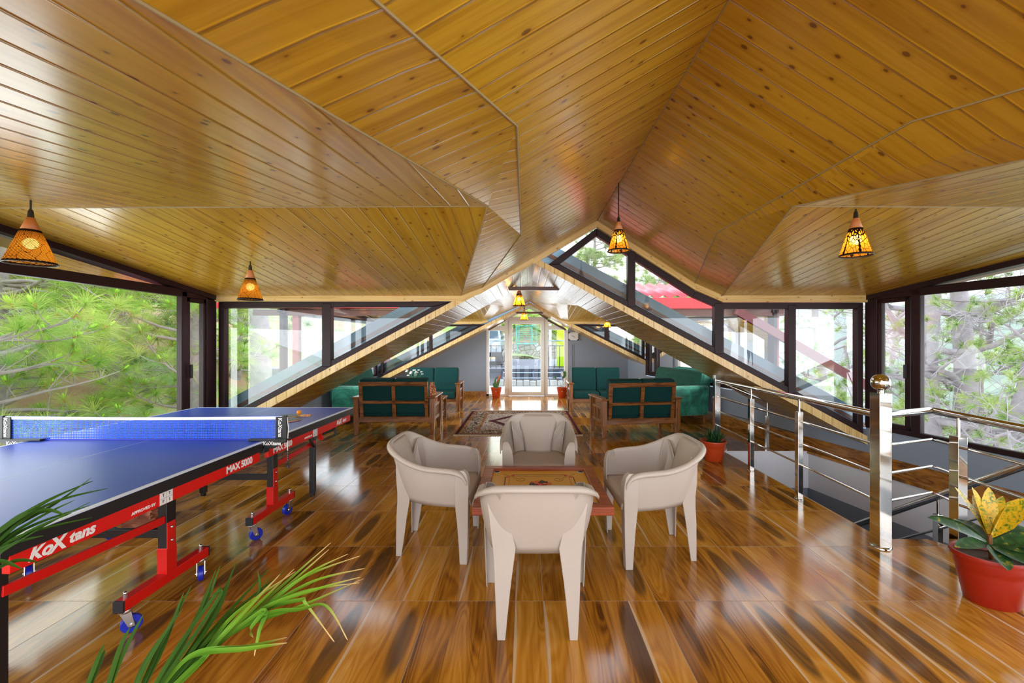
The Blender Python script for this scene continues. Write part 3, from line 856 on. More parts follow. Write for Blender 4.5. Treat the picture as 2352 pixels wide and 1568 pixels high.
# ---------------------------------------------------------------- table tennis table
X0, X1, Y0, Y1, TZ = -3.165, -1.652, 1.33, 4.07, .76
YM = (Y0 + Y1) / 2
tt = thing('tennis_table', 'blue table tennis table on red wheeled supports by the left windows', 'table', ((X0 + X1) / 2, YM, 0))
ox, oy = (X0 + X1) / 2, YM
def tx(x): return x - ox
def ty(y): return y - oy
for ya, yb in ((Y0, YM - .004), (YM + .004, Y1)):
    tp = MB(); tp.box(tx(X0), tx(X1), ty(ya), ty(yb), TZ - .022, TZ)
    top = obj('table_half', tp, M['tt_blue'], tt)
    wl = MB(); w = .018; z = TZ + .0004
    wl.box(tx(X0), tx(X0) + w, ty(ya), ty(yb), TZ - .004, z); wl.box(tx(X1) - w, tx(X1) + .0006, ty(ya), ty(yb), TZ - .006, z)
    yy = ya if ya == Y0 else yb - w
    wl.box(tx(X0), tx(X1), ty(yy), ty(yy + w), TZ - .004, z)
    wl.box(-.0015, .0015, ty(ya), ty(yb), TZ - .004, z)
    obj('boundary_line', wl, M['white_line'], top)
    ap = MB(); f0 = .025
    for x in (X0 + .008, X1 - .032): ap.box(tx(x), tx(x + f0), ty(ya + .003), ty(yb - .003), TZ - .058, TZ - .022)
    ap.box(tx(X0 + .008), tx(X1 - .008), ty(ya + .003), ty(ya + .028), TZ - .07, TZ - .022)
    ap.box(tx(X0 + .008), tx(X1 - .008), ty(yb - .028), ty(yb - .003), TZ - .07, TZ - .022)
    for x in (X0 - .001, X1 - .0005): ap.box(tx(x), tx(x + .0015), ty(ya + .0), ty(yb - .0), TZ - .058, TZ - .007)
    obj('apron_frame', ap, M['black'], top, bevel=.002)
    rd = MB()
    for x in (X1 - .033,): rd.box(tx(x), tx(x + .026), ty(ya + .03), ty(yb - .05), TZ - .118, TZ - .058)
    rail = obj('side_rail', rd, M['red'], top, bevel=.002)
    rd = MB(); rd.box(tx(X0 + .007), tx(X0 + .033), ty(ya + .03), ty(yb - .05), TZ - .118, TZ - .058); obj('side_rail', rd, M['red'], top, bevel=.002)
    fx = tx(X1 - .0068)
    def L(s, size, y, z, **k): letter('lettering', s, size, (fx, ty(y), z), (0, 1, 0), (0, 0, 1), M['white'], rail, **k)
    if ya == Y0:
        L('Ko', .058, 1.445, TZ - .088, bold=.0022, shear=.35); L('X', .074, 1.498, TZ - .087, bold=.002, shear=.2); L('tans', .056, 1.583, TZ - .086, bold=.002, shear=.25)
        L('APPROVED BY', .018, 1.84, TZ - .098, bold=.0004); L('MAX 5000', .054, 2.46, TZ - .088, bold=.0018, spacing=.92)
        sq = 1.955
    else:
        L('Ko', .050, 3.755, TZ - .088, bold=.002, shear=.35); L('X', .066, 3.803, TZ - .087, bold=.002, shear=.2); L('tans', .046, 3.885, TZ - .086, bold=.002, shear=.25)
        L('APPROVED BY', .018, 3.24, TZ - .098, bold=.0004); L('MAX 5000', .054, 2.90, TZ - .088, bold=.0018, spacing=.92)
        sq = 3.345
    lg = MB(); lg.box(fx - .0005, fx + .0008, ty(sq - .035), ty(sq + .035), TZ - .116, TZ - .060)
    logo = obj('federation_label', lg, M['white'], rail)
    for s, dy, dz in (('T', -.017, -.074), ('T', .017, -.074), ('F', -.017, -.102), ('I', .017, -.102)):
        letter('lettering', s, .02, (fx + .001, ty(sq + dy), TZ + dz), (0, 1, 0), (0, 0, 1), M['black'], logo)
    gl = MB(); gl.box(fx + .0004, fx + .0012, ty(sq - .035), ty(sq + .035), TZ - .0888, TZ - .0872); gl.box(fx + .0004, fx + .0012, ty(sq - .0008), ty(sq + .0008), TZ - .116, TZ - .060)
    obj('label_line', gl, M['wall'], logo)
# undercarriage
XR_, XL_ = -1.905, -2.915
for yl in (2.25, 3.19):
    for xl in (XL_, XR_):
        lp = MB(); lp.box(tx(xl - .024), tx(xl + .024), ty(yl - .03), ty(yl + .03), .30, .70)
        lo = obj('leg', lp, M['black'], tt, bevel=.003)
        sl = MB(); sl.box(tx(xl - .026), tx(xl + .026), ty(yl - .033), ty(yl + .033), .165, .305); sl.box(tx(xl + .0245), tx(xl + .030), ty(yl - .033), ty(yl + .02), .30, .44)
        obj('leg_sleeve', sl, M['red'], lo, bevel=.003)
        for dx, dy, z in ((.031, -.006, .34), (.031, -.006, .41), (.026, 0, .56)):
            bt = MB(); bt.sphere((tx(xl + dx), ty(yl + dy), z), .008, 10, 6); obj('bolt', bt, M['zinc'], lo, smooth='all')
        sh = .235
        ft = MB(); ft.box(tx(xl - .024), tx(xl + .024), ty(yl - sh - .03), ty(yl + sh + .03), .118, .172)
        fo = obj('foot_bar', ft, M['red'], tt, bevel=.003)
        for s in (-1, 1):
            ec = MB(); ec.box(tx(xl - .0245), tx(xl + .0245), ty(yl + s * (sh + .033) - .006), ty(yl + s * (sh + .033) + .006), .1175, .1725)
            obj('end_cap', ec, M['blackp'], fo, bevel=.002)
        for s in (-1, 1):
            cy = yl + s * sh; ang = rng.uniform(-.9, .9)
            ca, sa = math.cos(ang), math.sin(ang)
            cs = MB(); c0 = Vector((tx(xl), ty(cy), 0)); ax = Vector((ca, sa, 0)); tr = Vector((-sa, ca, 0))
            wc = c0 + tr * -.022 * s + Vector((0, 0, .041))
            cs.lathe([(.026, .104), (.028, .110), (.026, .118)], 16, (c0.x, c0.y, 0))
            for k in (-1, 1):
                o_ = ax * (.017 * k)
                P = [c0 + o_ + tr * .02 + Vector((0, 0, .106)), c0 + o_ - tr * .02 + Vector((0, 0, .106)), wc + o_ - tr * .012 - Vector((0, 0, .008)), wc + o_ + tr * .012 - Vector((0, 0, .008))]
                cs.hexa(P, [p + ax * (.003 * k) for p in P])
            cs.tube([wc - ax * .026, wc + ax * .026], .006, 8)
            cs.tube([c0 + Vector((0, 0, .105)), c0 + Vector((0, 0, .186))], .009, 8); cs.sphere((c0.x, c0.y, .192), .010, 10, 6)
            co = obj('caster', cs, M['zinc'], tt, smooth=35)
            wh = MB(); wh.tube([wc - ax * .014, wc - ax * .011, wc + ax * .011, wc + ax * .014], [.037, .041, .041, .037], 26)
            obj('wheel', wh, M['wheel_blue'], co, smooth=35)
            hb = MB(); hb.tube([wc - ax * .0155, wc + ax * .0155], .017, 16); obj('hub', hb, M['blackp'], co, smooth=35)
    cb = MB(); cb.box(tx(XL_ + .02), tx(XR_ - .02), ty(yl - .012), ty(yl + .012), .35, .395)
    obj('cross_bar', cb, M['black'], tt, bevel=.003)
    ye = 1.53 if yl < 3 else 3.82
    for xl in (XL_ + .01, XR_ - .012):
        el = MB(); el.box(tx(xl - .022), tx(xl + .022), ty(ye - .022), ty(ye + .022), .03, .70)
        eo = obj('leg', el, M['black'], tt, bevel=.003)
        fc_ = MB(); fc_.box(tx(xl - .016), tx(xl + .016), ty(ye - .016), ty(ye + .016), 0, .032); obj('leg_tip', fc_, M['blackp'], eo, bevel=.003)
        st = MB(); st.bar((tx(xl + .022), ty(ye), .485), (tx(xl + .022), ty(yl), .455), .012, .04); obj('stay_bar', st, M['red'], tt, bevel=.002)
    cb = MB(); cb.box(tx(XL_ + .02), tx(XR_ - .02), ty(ye - .012), ty(ye + .012), .33, .37) if yl < 3 else cb.box(tx(XL_ + .02), tx(XR_ - .02), ty(ye - .012), ty(ye + .012), .64, .68)
    obj('cross_bar', cb, M['black'], tt, bevel=.003)
ba = MB(); ba.bar((tx(-1.80), ty(3.50), .63), (tx(-1.86), ty(3.70), .50), .02, .02); ba.bar((tx(-1.86), ty(3.70), .5), (tx(-1.89), ty(3.80), .45), .02, .02)
bo = obj('locking_arm', ba, M['black'], tt, bevel=.002)
bk = MB(); bk.bar((tx(-1.74), ty(3.56), .665), (tx(-1.74), ty(3.62), .56), .03, .03); obj('red_bracket', bk, M['red'], bo, bevel=.002)
hk = MB(); hk.tube([(tx(-1.73), ty(3.60), .60), (tx(-1.70), ty(3.68), .61), (tx(-1.68), ty(3.74), .625)], .010, 8); hk.tube([(tx(-1.68) + .005 * math.cos(a), ty(3.73) + .0 + .012 * math.cos(a), .61 + .045 * math.sin(a)) for a in [R(-90 + 18 * k) for k in range(11)]], .009, 8)
obj('lock_handle', hk, M['blackp'], bo, smooth=True)

# net set clamped across the middle
NX0, NX1 = -3.335, -1.53
nt = thing('table_tennis_net', 'blue table tennis net with white top tape across the table', 'net', ((NX0 + NX1) / 2, YM, TZ))
nx = lambda x: x - (NX0 + NX1) / 2
mn = NT('net_mesh'); u, v, _ = mn.sep(mn.uv())
th = mn.M('MAXIMUM', mn.M('GREATER_THAN', mn.M('FRACT', mn.M('MULTIPLY', u, 95.0)), .68), mn.M('GREATER_THAN', mn.M('FRACT', mn.M('MULTIPLY', v, 95.0)), .52))
mn.set(col=(.008, .09, .72), rough=.6)
tr = mn.n('BsdfTransparent'); mx = mn.n('MixShader', {0: th, 1: tr.outputs[0], 2: mn.b.outputs[0]}); mn.t.links.new(mx.outputs[0], mn.out.inputs[0])
ms = MB(); ms.grid(lambda a, b: (nx(NX0 + .03) + a * (NX1 - NX0 - .06), .012 * math.sin(a * 3.1) * (1 - b) * .2, .004 + b * (.1525 - .006 * math.sin(a * math.pi))), 24, 4)
o = obj('mesh', ms, mn.m, nt); set_uv(o, lambda c, n, i: (c.x, c.z))
tpm = MB(); tpm.grid(lambda a, b: (nx(NX0 + .02) + a * (NX1 - NX0 - .04), -.004 + .008 * b, .1535 - .006 * math.sin(a * math.pi)), 24, 1)
tape = MB()
for k in range(24):
    a0, a1 = k / 24, (k + 1) / 24
    xa, xb = nx(NX0 + .02) + a0 * (NX1 - NX0 - .04), nx(NX0 + .02) + a1 * (NX1 - NX0 - .04)
    za, zb = .1545 - .006 * math.sin(a0 * math.pi), .1545 - .006 * math.sin(a1 * math.pi)
    tape.hexa([(xa, -.004, za - .018), (xa, .004, za - .018), (xa, .004, za), (xa, -.004, za)], [(xb, -.004, zb - .018), (xb, .004, zb - .018), (xb, .004, zb), (xb, -.004, zb)])
obj('top_tape', tape, M['white'], nt)
bt = MB(); bt.box(nx(NX0 + .03), nx(NX1 - .03), -.003, .003, .002, .010); obj('bottom_hem', bt, M['wheel_blue'], nt)
for sx, xx in ((-1, NX0), (1, NX1)):
    ps = MB(); ps.box(nx(xx) - .012, nx(xx) + .012, -.012, .012, -.012, .160)
    po = obj('net_post', ps, M['blackp'], nt, bevel=.004)
    sl = MB(); a, b_ = sorted((nx(xx), nx(xx - sx * .058))); sl.box(a, b_, -.009, .009, .004, .152); obj('net_sleeve', sl, M['black'], nt, bevel=.003)
    letter('lettering', 'KoXtans', .034, (nx(xx - sx * .028), -.0105, .085), (0, 0, -1), (1, 0, 0), M['white'], nt, bold=.0008, depth=.0006)
    edge = X1 if sx > 0 else X0
    cl = MB(); a, b_ = nx(edge - sx * .10), nx(xx + sx * .02)
    cl.hexa([(a, -.03, .002), (b_, -.03, .002), (b_, -.03, .014), (a, -.03, .014)], [(a, .03, .002), (b_, .03, .002), (b_, .03, .014), (a, .03, .014)])
    a2 = nx(edge + sx * .004)
    cl.hexa([(a2, -.03, -.045), (nx(edge + sx * .06), -.03, -.045), (b_, -.03, .004), (a2, -.03, .004)], [(a2, .03, -.045), (nx(edge + sx * .06), .03, -.045), (b_, .03, .004), (a2, .03, .004)])
    cl.box(min(a2, nx(edge - sx * .05)), max(a2, nx(edge - sx * .05)), -.03, .03, -.075, -.045)
    obj('clamp', cl, M['blackp'], nt, bevel=.003)
    letter('lettering', 'KoXtans', .032, (nx(edge + sx * .055), -.0312, -.012), (1, 0, 0), (0, 0, 1), M['white'], nt, bold=.0008, depth=.0006)
cd = MB(); cd.tube([(nx(NX1 + .012), 0, .15), (nx(NX1 + .020), 0, .08), (nx(NX1 + .014), 0, -.02), (nx(NX1 + .016), 0, -.13)], .0022, 6)
cc = obj('tension_cord', cd, M['white'], nt)
chn = MB()
for k in range(8): chn.sphere((nx(NX1 + .016), 0, -.07 - k * .011), .0050, 8, 6)
chn.lathe([(.010, -.175), (.011, -.165), (.007, -.158)], 10, (nx(NX1 + .016), 0, 0))
obj('tension_chain', chn, M['blackp'], nt, smooth=True)

# bats and ball
def bat(label, x, y, a, zz, m_rub, tilt=0.0):
    b = thing('table_tennis_bat', label, 'bat', (x, y, TZ + zz), a); b.rotation_euler = (0, tilt, a)
    prof = [(.075 * math.cos(t_) , .080 * math.sin(t_)) for t_ in [R(-70 + k * 320 / 30 + 0) for k in range(31)]]
    out = [(x_ * 1.0, y_) for x_, y_ in [(.078 * math.sin(R(22 + k * 316 / 30)), -.080 * math.cos(R(22 + k * 316 / 30))) for k in range(31)]]
    def lam(mb, z0, z1, pts): mb.add([(x_, y_, z0) for x_, y_ in pts] + [(x_, y_, z1) for x_, y_ in pts], [tuple(range(len(pts)))[::-1], tuple(range(len(pts), 2 * len(pts)))] + [(i, (i + 1) % len(pts), (i + 1) % len(pts) + len(pts), i + len(pts)) for i in range(len(pts))])
    r1 = MB(); lam(r1, .0095, .0115, out); obj('rubber', r1, m_rub, b)
    bl = MB(); lam(bl, .003, .0095, [(p[0] * 1.015, p[1] * 1.015) for p in out]); obj('blade', bl, simple('bat_edge', (.62, .36, .16), .5) if 'bat_edge' not in bpy.data.materials else bpy.data.materials['bat_edge'], b)
    r2 = MB(); lam(r2, .001, .003, out); obj('rubber', r2, m_redr, b)
    h = MB(); h.bar((0, -.070, .006), (0, -.175, .006), .026, .020, (0, 0, 1), .033, .024); obj('handle', h, m_hand, b, bevel=.006)
    return b
m_redr = simple('red_rubber', (.55, .03, .06), .5)
m_hand = NT('striped_handle'); x_, y_, z_ = m_hand.sep(m_hand.oc()); m_hand.set(col=m_hand.ramp(m_hand.noise(m_hand.oc(), 55, 1), [(.40, (.60, .20, .08)), (.52, (.62, .45, .12)), (.62, (.10, .35, .22))], 'CONSTANT'), rough=.5); m_hand = m_hand.m
m_blkr = simple('black_rubber', (.012, .05, .055), .45)
bat('dark rubber bat lying flat nearest the net post, its handle hidden', -1.885, 3.385, R(-96), 0, m_blkr)
bat('dark rubber bat with a patterned handle lying under the orange ball', -1.985, 3.56, R(96), 0, m_blkr)
bl = MB(); bl.sphere((0, 0, .02), .020, 20, 14)
o = obj('table_tennis_ball', bl, simple('orange_ball', (.80, .26, .01), .4), smooth='all'); o.location = (-1.893, 3.545, TZ + .018)
tag(o, 'small orange ball resting by a bat on the blue table', 'ball')

# broken bricks under the table
bp_ = [(-2.90, 3.20, 0, .35, .21, .11, .07, 'grey-brown broken brick at the foot of the pile under the table'), (-2.885, 3.22, .072, -.15, .23, .13, .07, 'broken brick in the middle of the pile under the table'),
       (-2.88, 3.20, .145, .25, .19, .12, .065, 'topmost broken brick of the pile under the table')]
for i, (x, y, z, a, l, w_, h_, lb) in enumerate(bp_):
    b = bmesh.new(); bmesh.ops.create_cube(b, size=1)
    bmesh.ops.scale(b, vec=(l, w_, h_), verts=b.verts); bmesh.ops.subdivide_edges(b, edges=b.edges, cuts=5, use_grid_fill=True)
    r2 = random.Random(i)
    for v in b.verts:
        v.co += Vector((r2.uniform(-1, 1), r2.uniform(-1, 1), r2.uniform(-.5, .5))) * .010
        if v.co.z < -h_ * .45: v.co.z = -h_ / 2
    me = bpy.data.meshes.new('brick'); b.to_mesh(me); b.free(); me.materials.append(M['brick'])
    o = bpy.data.objects.new('brick', me); COL.objects.link(o); o.location = (x, y, z + h_ / 2); o.rotation_euler = (0, 0, a); tag(o, lb, 'brick', 'bricks piled under the tennis table')

# ---------------------------------------------------------------- wooden two-seat sofas
def rounded_box(mb, x0, x1, y0, y1, z0, z1): mb.box(x0, x1, y0, y1, z0, z1)
def wood_sofa(label, loc, rz, w=1.13, d=.62):
    """origin at the floor centre, seat faces -y, its back towards +y"""
    t = thing('wooden_sofa', label, 'sofa', loc, rz, 'wooden two-seat sofas with teal cushions')
    W = w / 2; yb, yf = d / 2, -d / 2
    for sx in (-1, 1):
        for y in (yf + .04, yb - .04):
            lg = MB(); zt_ = .545
            lg.bar((sx * W, y, .17), (sx * W, y, zt_), .075, .065, (0, 1, 0)); lg.bar((sx * W, y, 0), (sx * W, y, .18), .050, .045, (0, 1, 0), .072, .062)
            obj('leg', lg, M['teak'], t, bevel=.005)
        ar = MB(); ar.box(sx * W - .055, sx * W + .055, yf - .02, yb + .02, .545, .572); obj('armrest', ar, M['teakx'], t, bevel=.010)
        for za, zb in ((.40, .44), (.20, .245)):
            sr = MB(); sr.box(sx * W - .02, sx * W + .02, yf + .04, yb - .04, za, zb); obj('side_rail', sr, M['teakx'], t, bevel=.004)
        for k in range(7):
            y = yf + .10 + k * (d - .20) / 6
            sl = MB(); sl.box(sx * W - .010, sx * W + .010, y - .017, y + .017, .24, .405); obj('slat', sl, M['teak'], t, bevel=.003)
    fr = MB()
    for y in (yf + .04, yb - .04):
        fr = MB(); fr.box(-W, W, y - .02, y + .02, .19, .262); obj('seat_rail', fr, M['teakx'], t, bevel=.005)
    bf_ = MB(); Wb = W - .055; lean = .07
    def bb(x0, x1, z0, z1):
        ya, yb2 = yb - .045 + lean * (z0 - .24) / .55, yb - .045 + lean * (z1 - .24) / .55
        bf_.hexa([(x0, ya - .018, z0), (x1, ya - .018, z0), (x1, ya + .018, z0), (x0, ya + .018, z0)], [(x0, yb2 - .018, z1), (x1, yb2 - .018, z1), (x1, yb2 + .018, z1), (x0, yb2 + .018, z1)])
    bb(-Wb, Wb, .735, .80); bb(-Wb, Wb, .47, .515); bb(-Wb, Wb, .205, .27)
    for x in (-Wb, -.026, Wb - .052): bb(x, x + .052, .27, .735)
    obj('back_frame', bf_, M['teakx'], t, bevel=.004)
    for sx in (-1, 1):
        x0, x1 = (-Wb + .005, -.004) if sx < 0 else (.004, Wb - .005)
        sc = MB(); sc.box(x0, x1, yf - .015, yb - .10, .262, .385); obj('seat_cushion', sc, M['teal'], t, bevel=.022)
        bc = MB(); bc.hexa([(x0, yb - .19, .385), (x1, yb - .19, .385), (x1, yb - .07, .30), (x0, yb - .07, .30)], [(x0, yb - .12, .855), (x1, yb - .12, .855), (x1, yb + .02, .835), (x0, yb + .02, .835)])
        obj('back_cushion', bc, M['teal'], t, bevel=.025)
    return t
s1 = wood_sofa('teal cushioned wooden sofa, back to the camera, beyond the tennis table', (-1.955, 6.60, 0), R(181))
dup(s1, (1.665, 6.45, 0), R(189), 'teal cushioned wooden sofa, back to the camera, right of the rug')
dup(s1, (-1.90, 8.70, 0), R(1), 'teal cushioned wooden sofa facing the camera, left of the glass door')
dup(s1, (1.50, 8.72, 0), R(-1), 'teal cushioned wooden sofa facing the camera, right of the glass door')

def velvet_sofa(label, loc, rz, L=1.72, D=.74):
    """origin at the floor, length along y, back at +x"""
    t = thing('velvet_sofa', label, 'sofa', loc, rz, 'green velvet buttoned sofas')
    b = MB(); b.box(-D / 2 + .03, D / 2, -L / 2 + .10, L / 2 - .10, .14, .34); obj('base', b, M['velvet'], t, bevel=.02)
    for s in (-1, 1):
        a = MB(); y0_, y1_ = (-L / 2, -L / 2 + .15) if s < 0 else (L / 2 - .15, L / 2)
        a.hexa([(-D / 2 + .10, y0_, .13), (D / 2 - .02, y0_, .13), (D / 2 - .02, y1_, .13), (-D / 2 + .10, y1_, .13)], [(-D / 2, y0_, .63), (D / 2, y0_, .64), (D / 2, y1_, .64), (-D / 2, y1_, .63)])
        obj('armrest', a, M['velvet'], t, bevel=.045)
    bk = MB()
    bk.hexa([(D / 2 - .24, -L / 2 + .03, .33), (D / 2 + .02, -L / 2 + .03, .30), (D / 2 + .02, L / 2 - .03, .30), (D / 2 - .24, L / 2 - .03, .33)],
            [(D / 2 - .12, -L / 2 + .06, .885), (D / 2 + .10, -L / 2 + .06, .86), (D / 2 + .10, L / 2 - .06, .86), (D / 2 - .12, L / 2 - .06, .885)])
    bo = obj('backrest', bk, M['velvet_dark'], t, bevel=.07)
    for j, z in enumerate((.56, .74)):
        for k in range(7):
            y = -L / 2 + .22 + (k + .5 * (j % 2)) * (L - .5) / 6
            bt_ = MB(); bt_.sphere((0, 0, 0), .017, 10, 6); q_ = obj('button', bt_, M['velvet_dark'], bo, smooth='all', loc=(D / 2 - .205 + (z - .33) * .22 - .035 + .005, y, z))
    sc = MB(); sc.box(-D / 2 - .02, D / 2 - .2, -L / 2 + .15, L / 2 - .15, .335, .45); obj('seat_cushion', sc, M['velvet'], t, bevel=.03)
    for sx in (-1, 1):
        for sy in (-1, 1):
            lg = MB(); lg.bar((sx * (D / 2 - .07), sy * (L / 2 - .07), 0), (sx * (D / 2 - .08), sy * (L / 2 - .08), .15), .028, .028, (0, 1, 0), .045, .045); obj('leg', lg, M['teak'], t, bevel=.003)
    return t
v1 = velvet_sofa('green velvet sofa with buttoned back under the right windows', (2.66, 8.02, 0), R(10.8))
dup(v1, (-2.93, 8.02, 0), math.pi, 'green velvet sofa with buttoned back under the left windows')

# coffee table with flowers between the left sofas
ct = thing('coffee_table', 'low wooden coffee table behind the left sofa', 'table', (-1.85, 7.62, 0))
m_ = MB(); m_.box(-.42, .42, -.24, .24, .37, .40); obj('tabletop', m_, M['teakx'], ct, bevel=.005)
m_ = MB(); m_.box(-.38, .38, -.20, .20, .12, .145); obj('shelf', m_, M['teakx'], ct, bevel=.004)
for sx in (-1, 1):
    for sy in (-1, 1):
        m_ = MB(); m_.bar((sx * .38, sy * .20, 0), (sx * .38, sy * .20, .37), .05, .05, (0, 1, 0)); obj('leg', m_, M['teak'], ct, bevel=.003)
vs = thing('flower_vase', 'vase of small white flowers showing above the left sofa back', 'vase', (-1.99, 7.60, .40))
m_ = MB(); m_.lathe([(.03, 0), (.055, .05), (.05, .12), (.025, .19), (.032, .22), (.028, .22), (.022, .19), (.045, .12), (.045, .02)], 20); obj('vase_body', m_, M['white'], vs, smooth=True)
st = MB(); fl_ = MB(); r2 = random.Random(3)
for k in range(16):
    a = r2.uniform(0, 6.28); rr = r2.uniform(.03, .17); p = Vector((rr * math.cos(a), rr * math.sin(a) * .6, r2.uniform(.38, .49)))
    st.tube([(0, 0, .18), (p.x * .5, p.y * .5, .33), p], .003, 5)
    for q_ in range(5):
        b_ = q_ * 1.256; c = p + Vector((.014 * math.cos(b_), .014 * math.sin(b_), .004)); fl_.sphere(c, .0105, 6, 4)
obj('stem', st, simple('stem_green', (.05, .18, .04), .6), vs); obj('flower', fl_, M['white'], vs)
pc = MB(); pc.grid(lambda a, b: ((a - .5) * .38, .07 * math.sin(a * math.pi) ** .5 * math.sin(b * math.pi) ** .5, (b - .5) * .38), 14, 14)
pc.grid(lambda a, b: ((a - .5) * .38, -.07 * math.sin(a * math.pi) ** .5 * math.sin(b * math.pi) ** .5, (b - .5) * .38), 14, 14)
mp = NT('orange_print_fabric'); mp.set(col=mp.ramp(mp.n('TexVoronoi', {'Vector': mp.oc(), 'Scale': 28}).outputs[0], [(.2, (.62, .50, .30)), (.45, (.48, .16, .03)), (.6, (.30, .06, .02))]), rough=.85)
o = obj('cushion', pc, mp.m, smooth='all'); o.location = (-1.47, 6.52, .575); o.rotation_euler = (R(-12), 0, R(70))
tag(o, 'orange patterned cushion on the left sofa by its armrest', 'cushion')

# ---------------------------------------------------------------- rug
RX0, RX1, RY0, RY1 = -1.05, .86, 6.30, 8.48
mr = NT('persian_rug'); u, v, _ = mr.sep(mr.uv())     # metres from the rug centre
au, av = mr.M('ABSOLUTE', u), mr.M('ABSOLUTE', v)
hw, hh = (RX1 - RX0) / 2, (RY1 - RY0) / 2
ed = mr.M('MINIMUM', mr.M('SUBTRACT', hw, au), mr.M('SUBTRACT', hh, av))
def pat(scale, stops):
    vo = mr.n('TexVoronoi', {'Vector': mr.vec(au, v), 'Scale': scale})
    return mr.ramp(mr.sep(vo.outputs['Color'])[0], stops, 'CONSTANT')
busy = pat(42, [(.0, (.60, .53, .44)), (.30, (.07, .008, .016)), (.48, (.62, .58, .52)), (.62, (.30, .11, .13)), (.74, (.012, .012, .02)), (.84, (.42, .33, .12)), (.92, (.10, .22, .10))])
light = pat(55, [(.0, (.70, .65, .58)), (.52, (.30, .16, .20)), (.66, (.02, .03, .05)), (.76, (.60, .55, .60)), (.90, (.36, .30, .12))])
tan_ = pat(30, [(.0, (.42, .22, .09)), (.72, (.16, .02, .02)), (.86, (.50, .36, .2))])
mar = (.085, .006, .014)
def band(a, b): return mr.M('MULTIPLY', mr.M('GREATER_THAN', ed, a), mr.M('LESS_THAN', ed, b))
c = mr.mix(0.0, mar, mar)
c = mr.mix(mr.M('GREATER_THAN', ed, .05), c, tan_)
c = mr.mix(mr.M('GREATER_THAN', ed, .105), c, busy)
c = mr.mix(mr.M('GREATER_THAN', ed, .30), c, tan_)
c = mr.mix(mr.M('GREATER_THAN', ed, .35), c, light)
dm = mr.M('ADD', mr.M('DIVIDE', au, .62), mr.M('DIVIDE', av, .80))
dm = mr.M('ADD', dm, mr.M('MULTIPLY', mr.M('PINGPONG', mr.M('MULTIPLY', mr.M('ADD', au, av), 12.0), 1.0), .05))
inner = mr.M('GREATER_THAN', ed, .35)
c = mr.mix(mr.M('MULTIPLY', inner, mr.M('LESS_THAN', dm, .93)), c, mar)
c = mr.mix(mr.M('LESS_THAN', dm, .70), c, light)
c = mr.mix(mr.M('LESS_THAN', dm, .22), c, busy)
mr.set(col=mr.mix(1.0, c, (.66, .62, .62), 'MULTIPLY'), rough=.95, spec=.1)
rg = MB(); rg.box(RX0, RX1, RY0, RY1, .0005, .009)
t = thing('persian_rug', 'maroon and cream patterned rug with fringed ends on the floor', 'rug', (0, 0, 0))
o = obj('pile', rg, mr.m, t); cx, cy = (RX0 + RX1) / 2, (RY0 + RY1) / 2
set_uv(o, lambda co, n, i: (co.x - cx, co.y - cy))
fr = MB(); r2 = random.Random(5)
for yy, s in ((RY0, -1), (RY1, 1)):
    fr.box(RX0 - .01, RX1 + .01, min(yy, yy + s * .03), max(yy, yy + s * .03), .0005, .010)
    for k in range(120):
        x = RX0 + (k + .5) * (RX1 - RX0) / 120; d = r2.uniform(-.012, .012)
        fr.bar((x, yy + s * .025, .006), (x + d, yy + s * r2.uniform(.07, .095), .003), .011, .005, (0, 0, 1), .006, .004)
fr_o = obj('fringe', fr, M['cream'], t)
# ---------------------------------------------------------------- pendant lamps
def shade_mat(name, kind):
    m = NT(name); u, v, _ = m.sep(m.uv())      # u around 0..1, v up 0..1
    if kind == 'tree':
        uu = m.M('MULTIPLY', u, 6.0); fu = m.M('ABSOLUTE', m.M('SUBTRACT', m.M('FRACT', uu), .5))
        wob = m.M('MULTIPLY', m.M('SUBTRACT', m.noise(m.vec(uu, m.M('MULTIPLY', v, 6.0)), 2.0, 3), .5), .16)
        trunk = m.M('LESS_THAN', m.M('ADD', fu, wob), m.M('SUBTRACT', .085, m.M('MULTIPLY', v, .06)))
        vo = m.n('TexVoronoi', {'Vector': m.vec(m.M('MULTIPLY', u, 22.0), m.M('MULTIPLY', v, 5.5)), 'Scale': 1.0}, feature='DISTANCE_TO_EDGE', voronoi_dimensions='2D')
        br = m.M('LESS_THAN', vo.outputs[0], m.M('ADD', .045, m.M('MULTIPLY', m.M('POWER', v, 3.0), .30)))
        dark = m.M('MAXIMUM', trunk, br)
    else:
        d1 = m.M('LESS_THAN', m.M('FRACT', m.M('MULTIPLY', m.M('ADD', v, m.M('MULTIPLY', u, .9)), 30.0)), m.M('ADD', .55, m.M('MULTIPLY', v, .30)))
        vo = m.n('TexVoronoi', {'Vector': m.vec(m.M('MULTIPLY', u, 13.0), m.M('MULTIPLY', v, 4.0)), 'Scale': 1.0}, feature='DISTANCE_TO_EDGE', voronoi_dimensions='2D')
        dark = m.M('MAXIMUM', d1, m.M('LESS_THAN', vo.outputs[0], .02))
    dark = m.M('MAXIMUM', dark, m.M('MAXIMUM', m.M('LESS_THAN', v, .055), m.M('GREATER_THAN', v, .93)))
    dk = m.n('BsdfDiffuse', {0: (.018, .010, .006)}); tl = m.n('BsdfTranslucent', {0: (.80, .33, .025)}); tr = m.n('BsdfTransparent', {0: (1, .78, .35)}); df = m.n('BsdfDiffuse', {0: (.75, .30, .03)})
    a = m.n('MixShader', {0: .28, 1: tl.outputs[0], 2: tr.outputs[0]}); a2 = m.n('MixShader', {0: .3, 1: a.outputs[0], 2: df.outputs[0]})
    mx = m.n('MixShader', {0: dark, 1: a2.outputs[0], 2: dk.outputs[0]}); m.t.links.new(mx.outputs[0], m.out.inputs[0])
    return m.m
MSH = {'tree': shade_mat('tree_cutout_shade', 'tree'), 'weave': shade_mat('woven_shade', 'weave')}
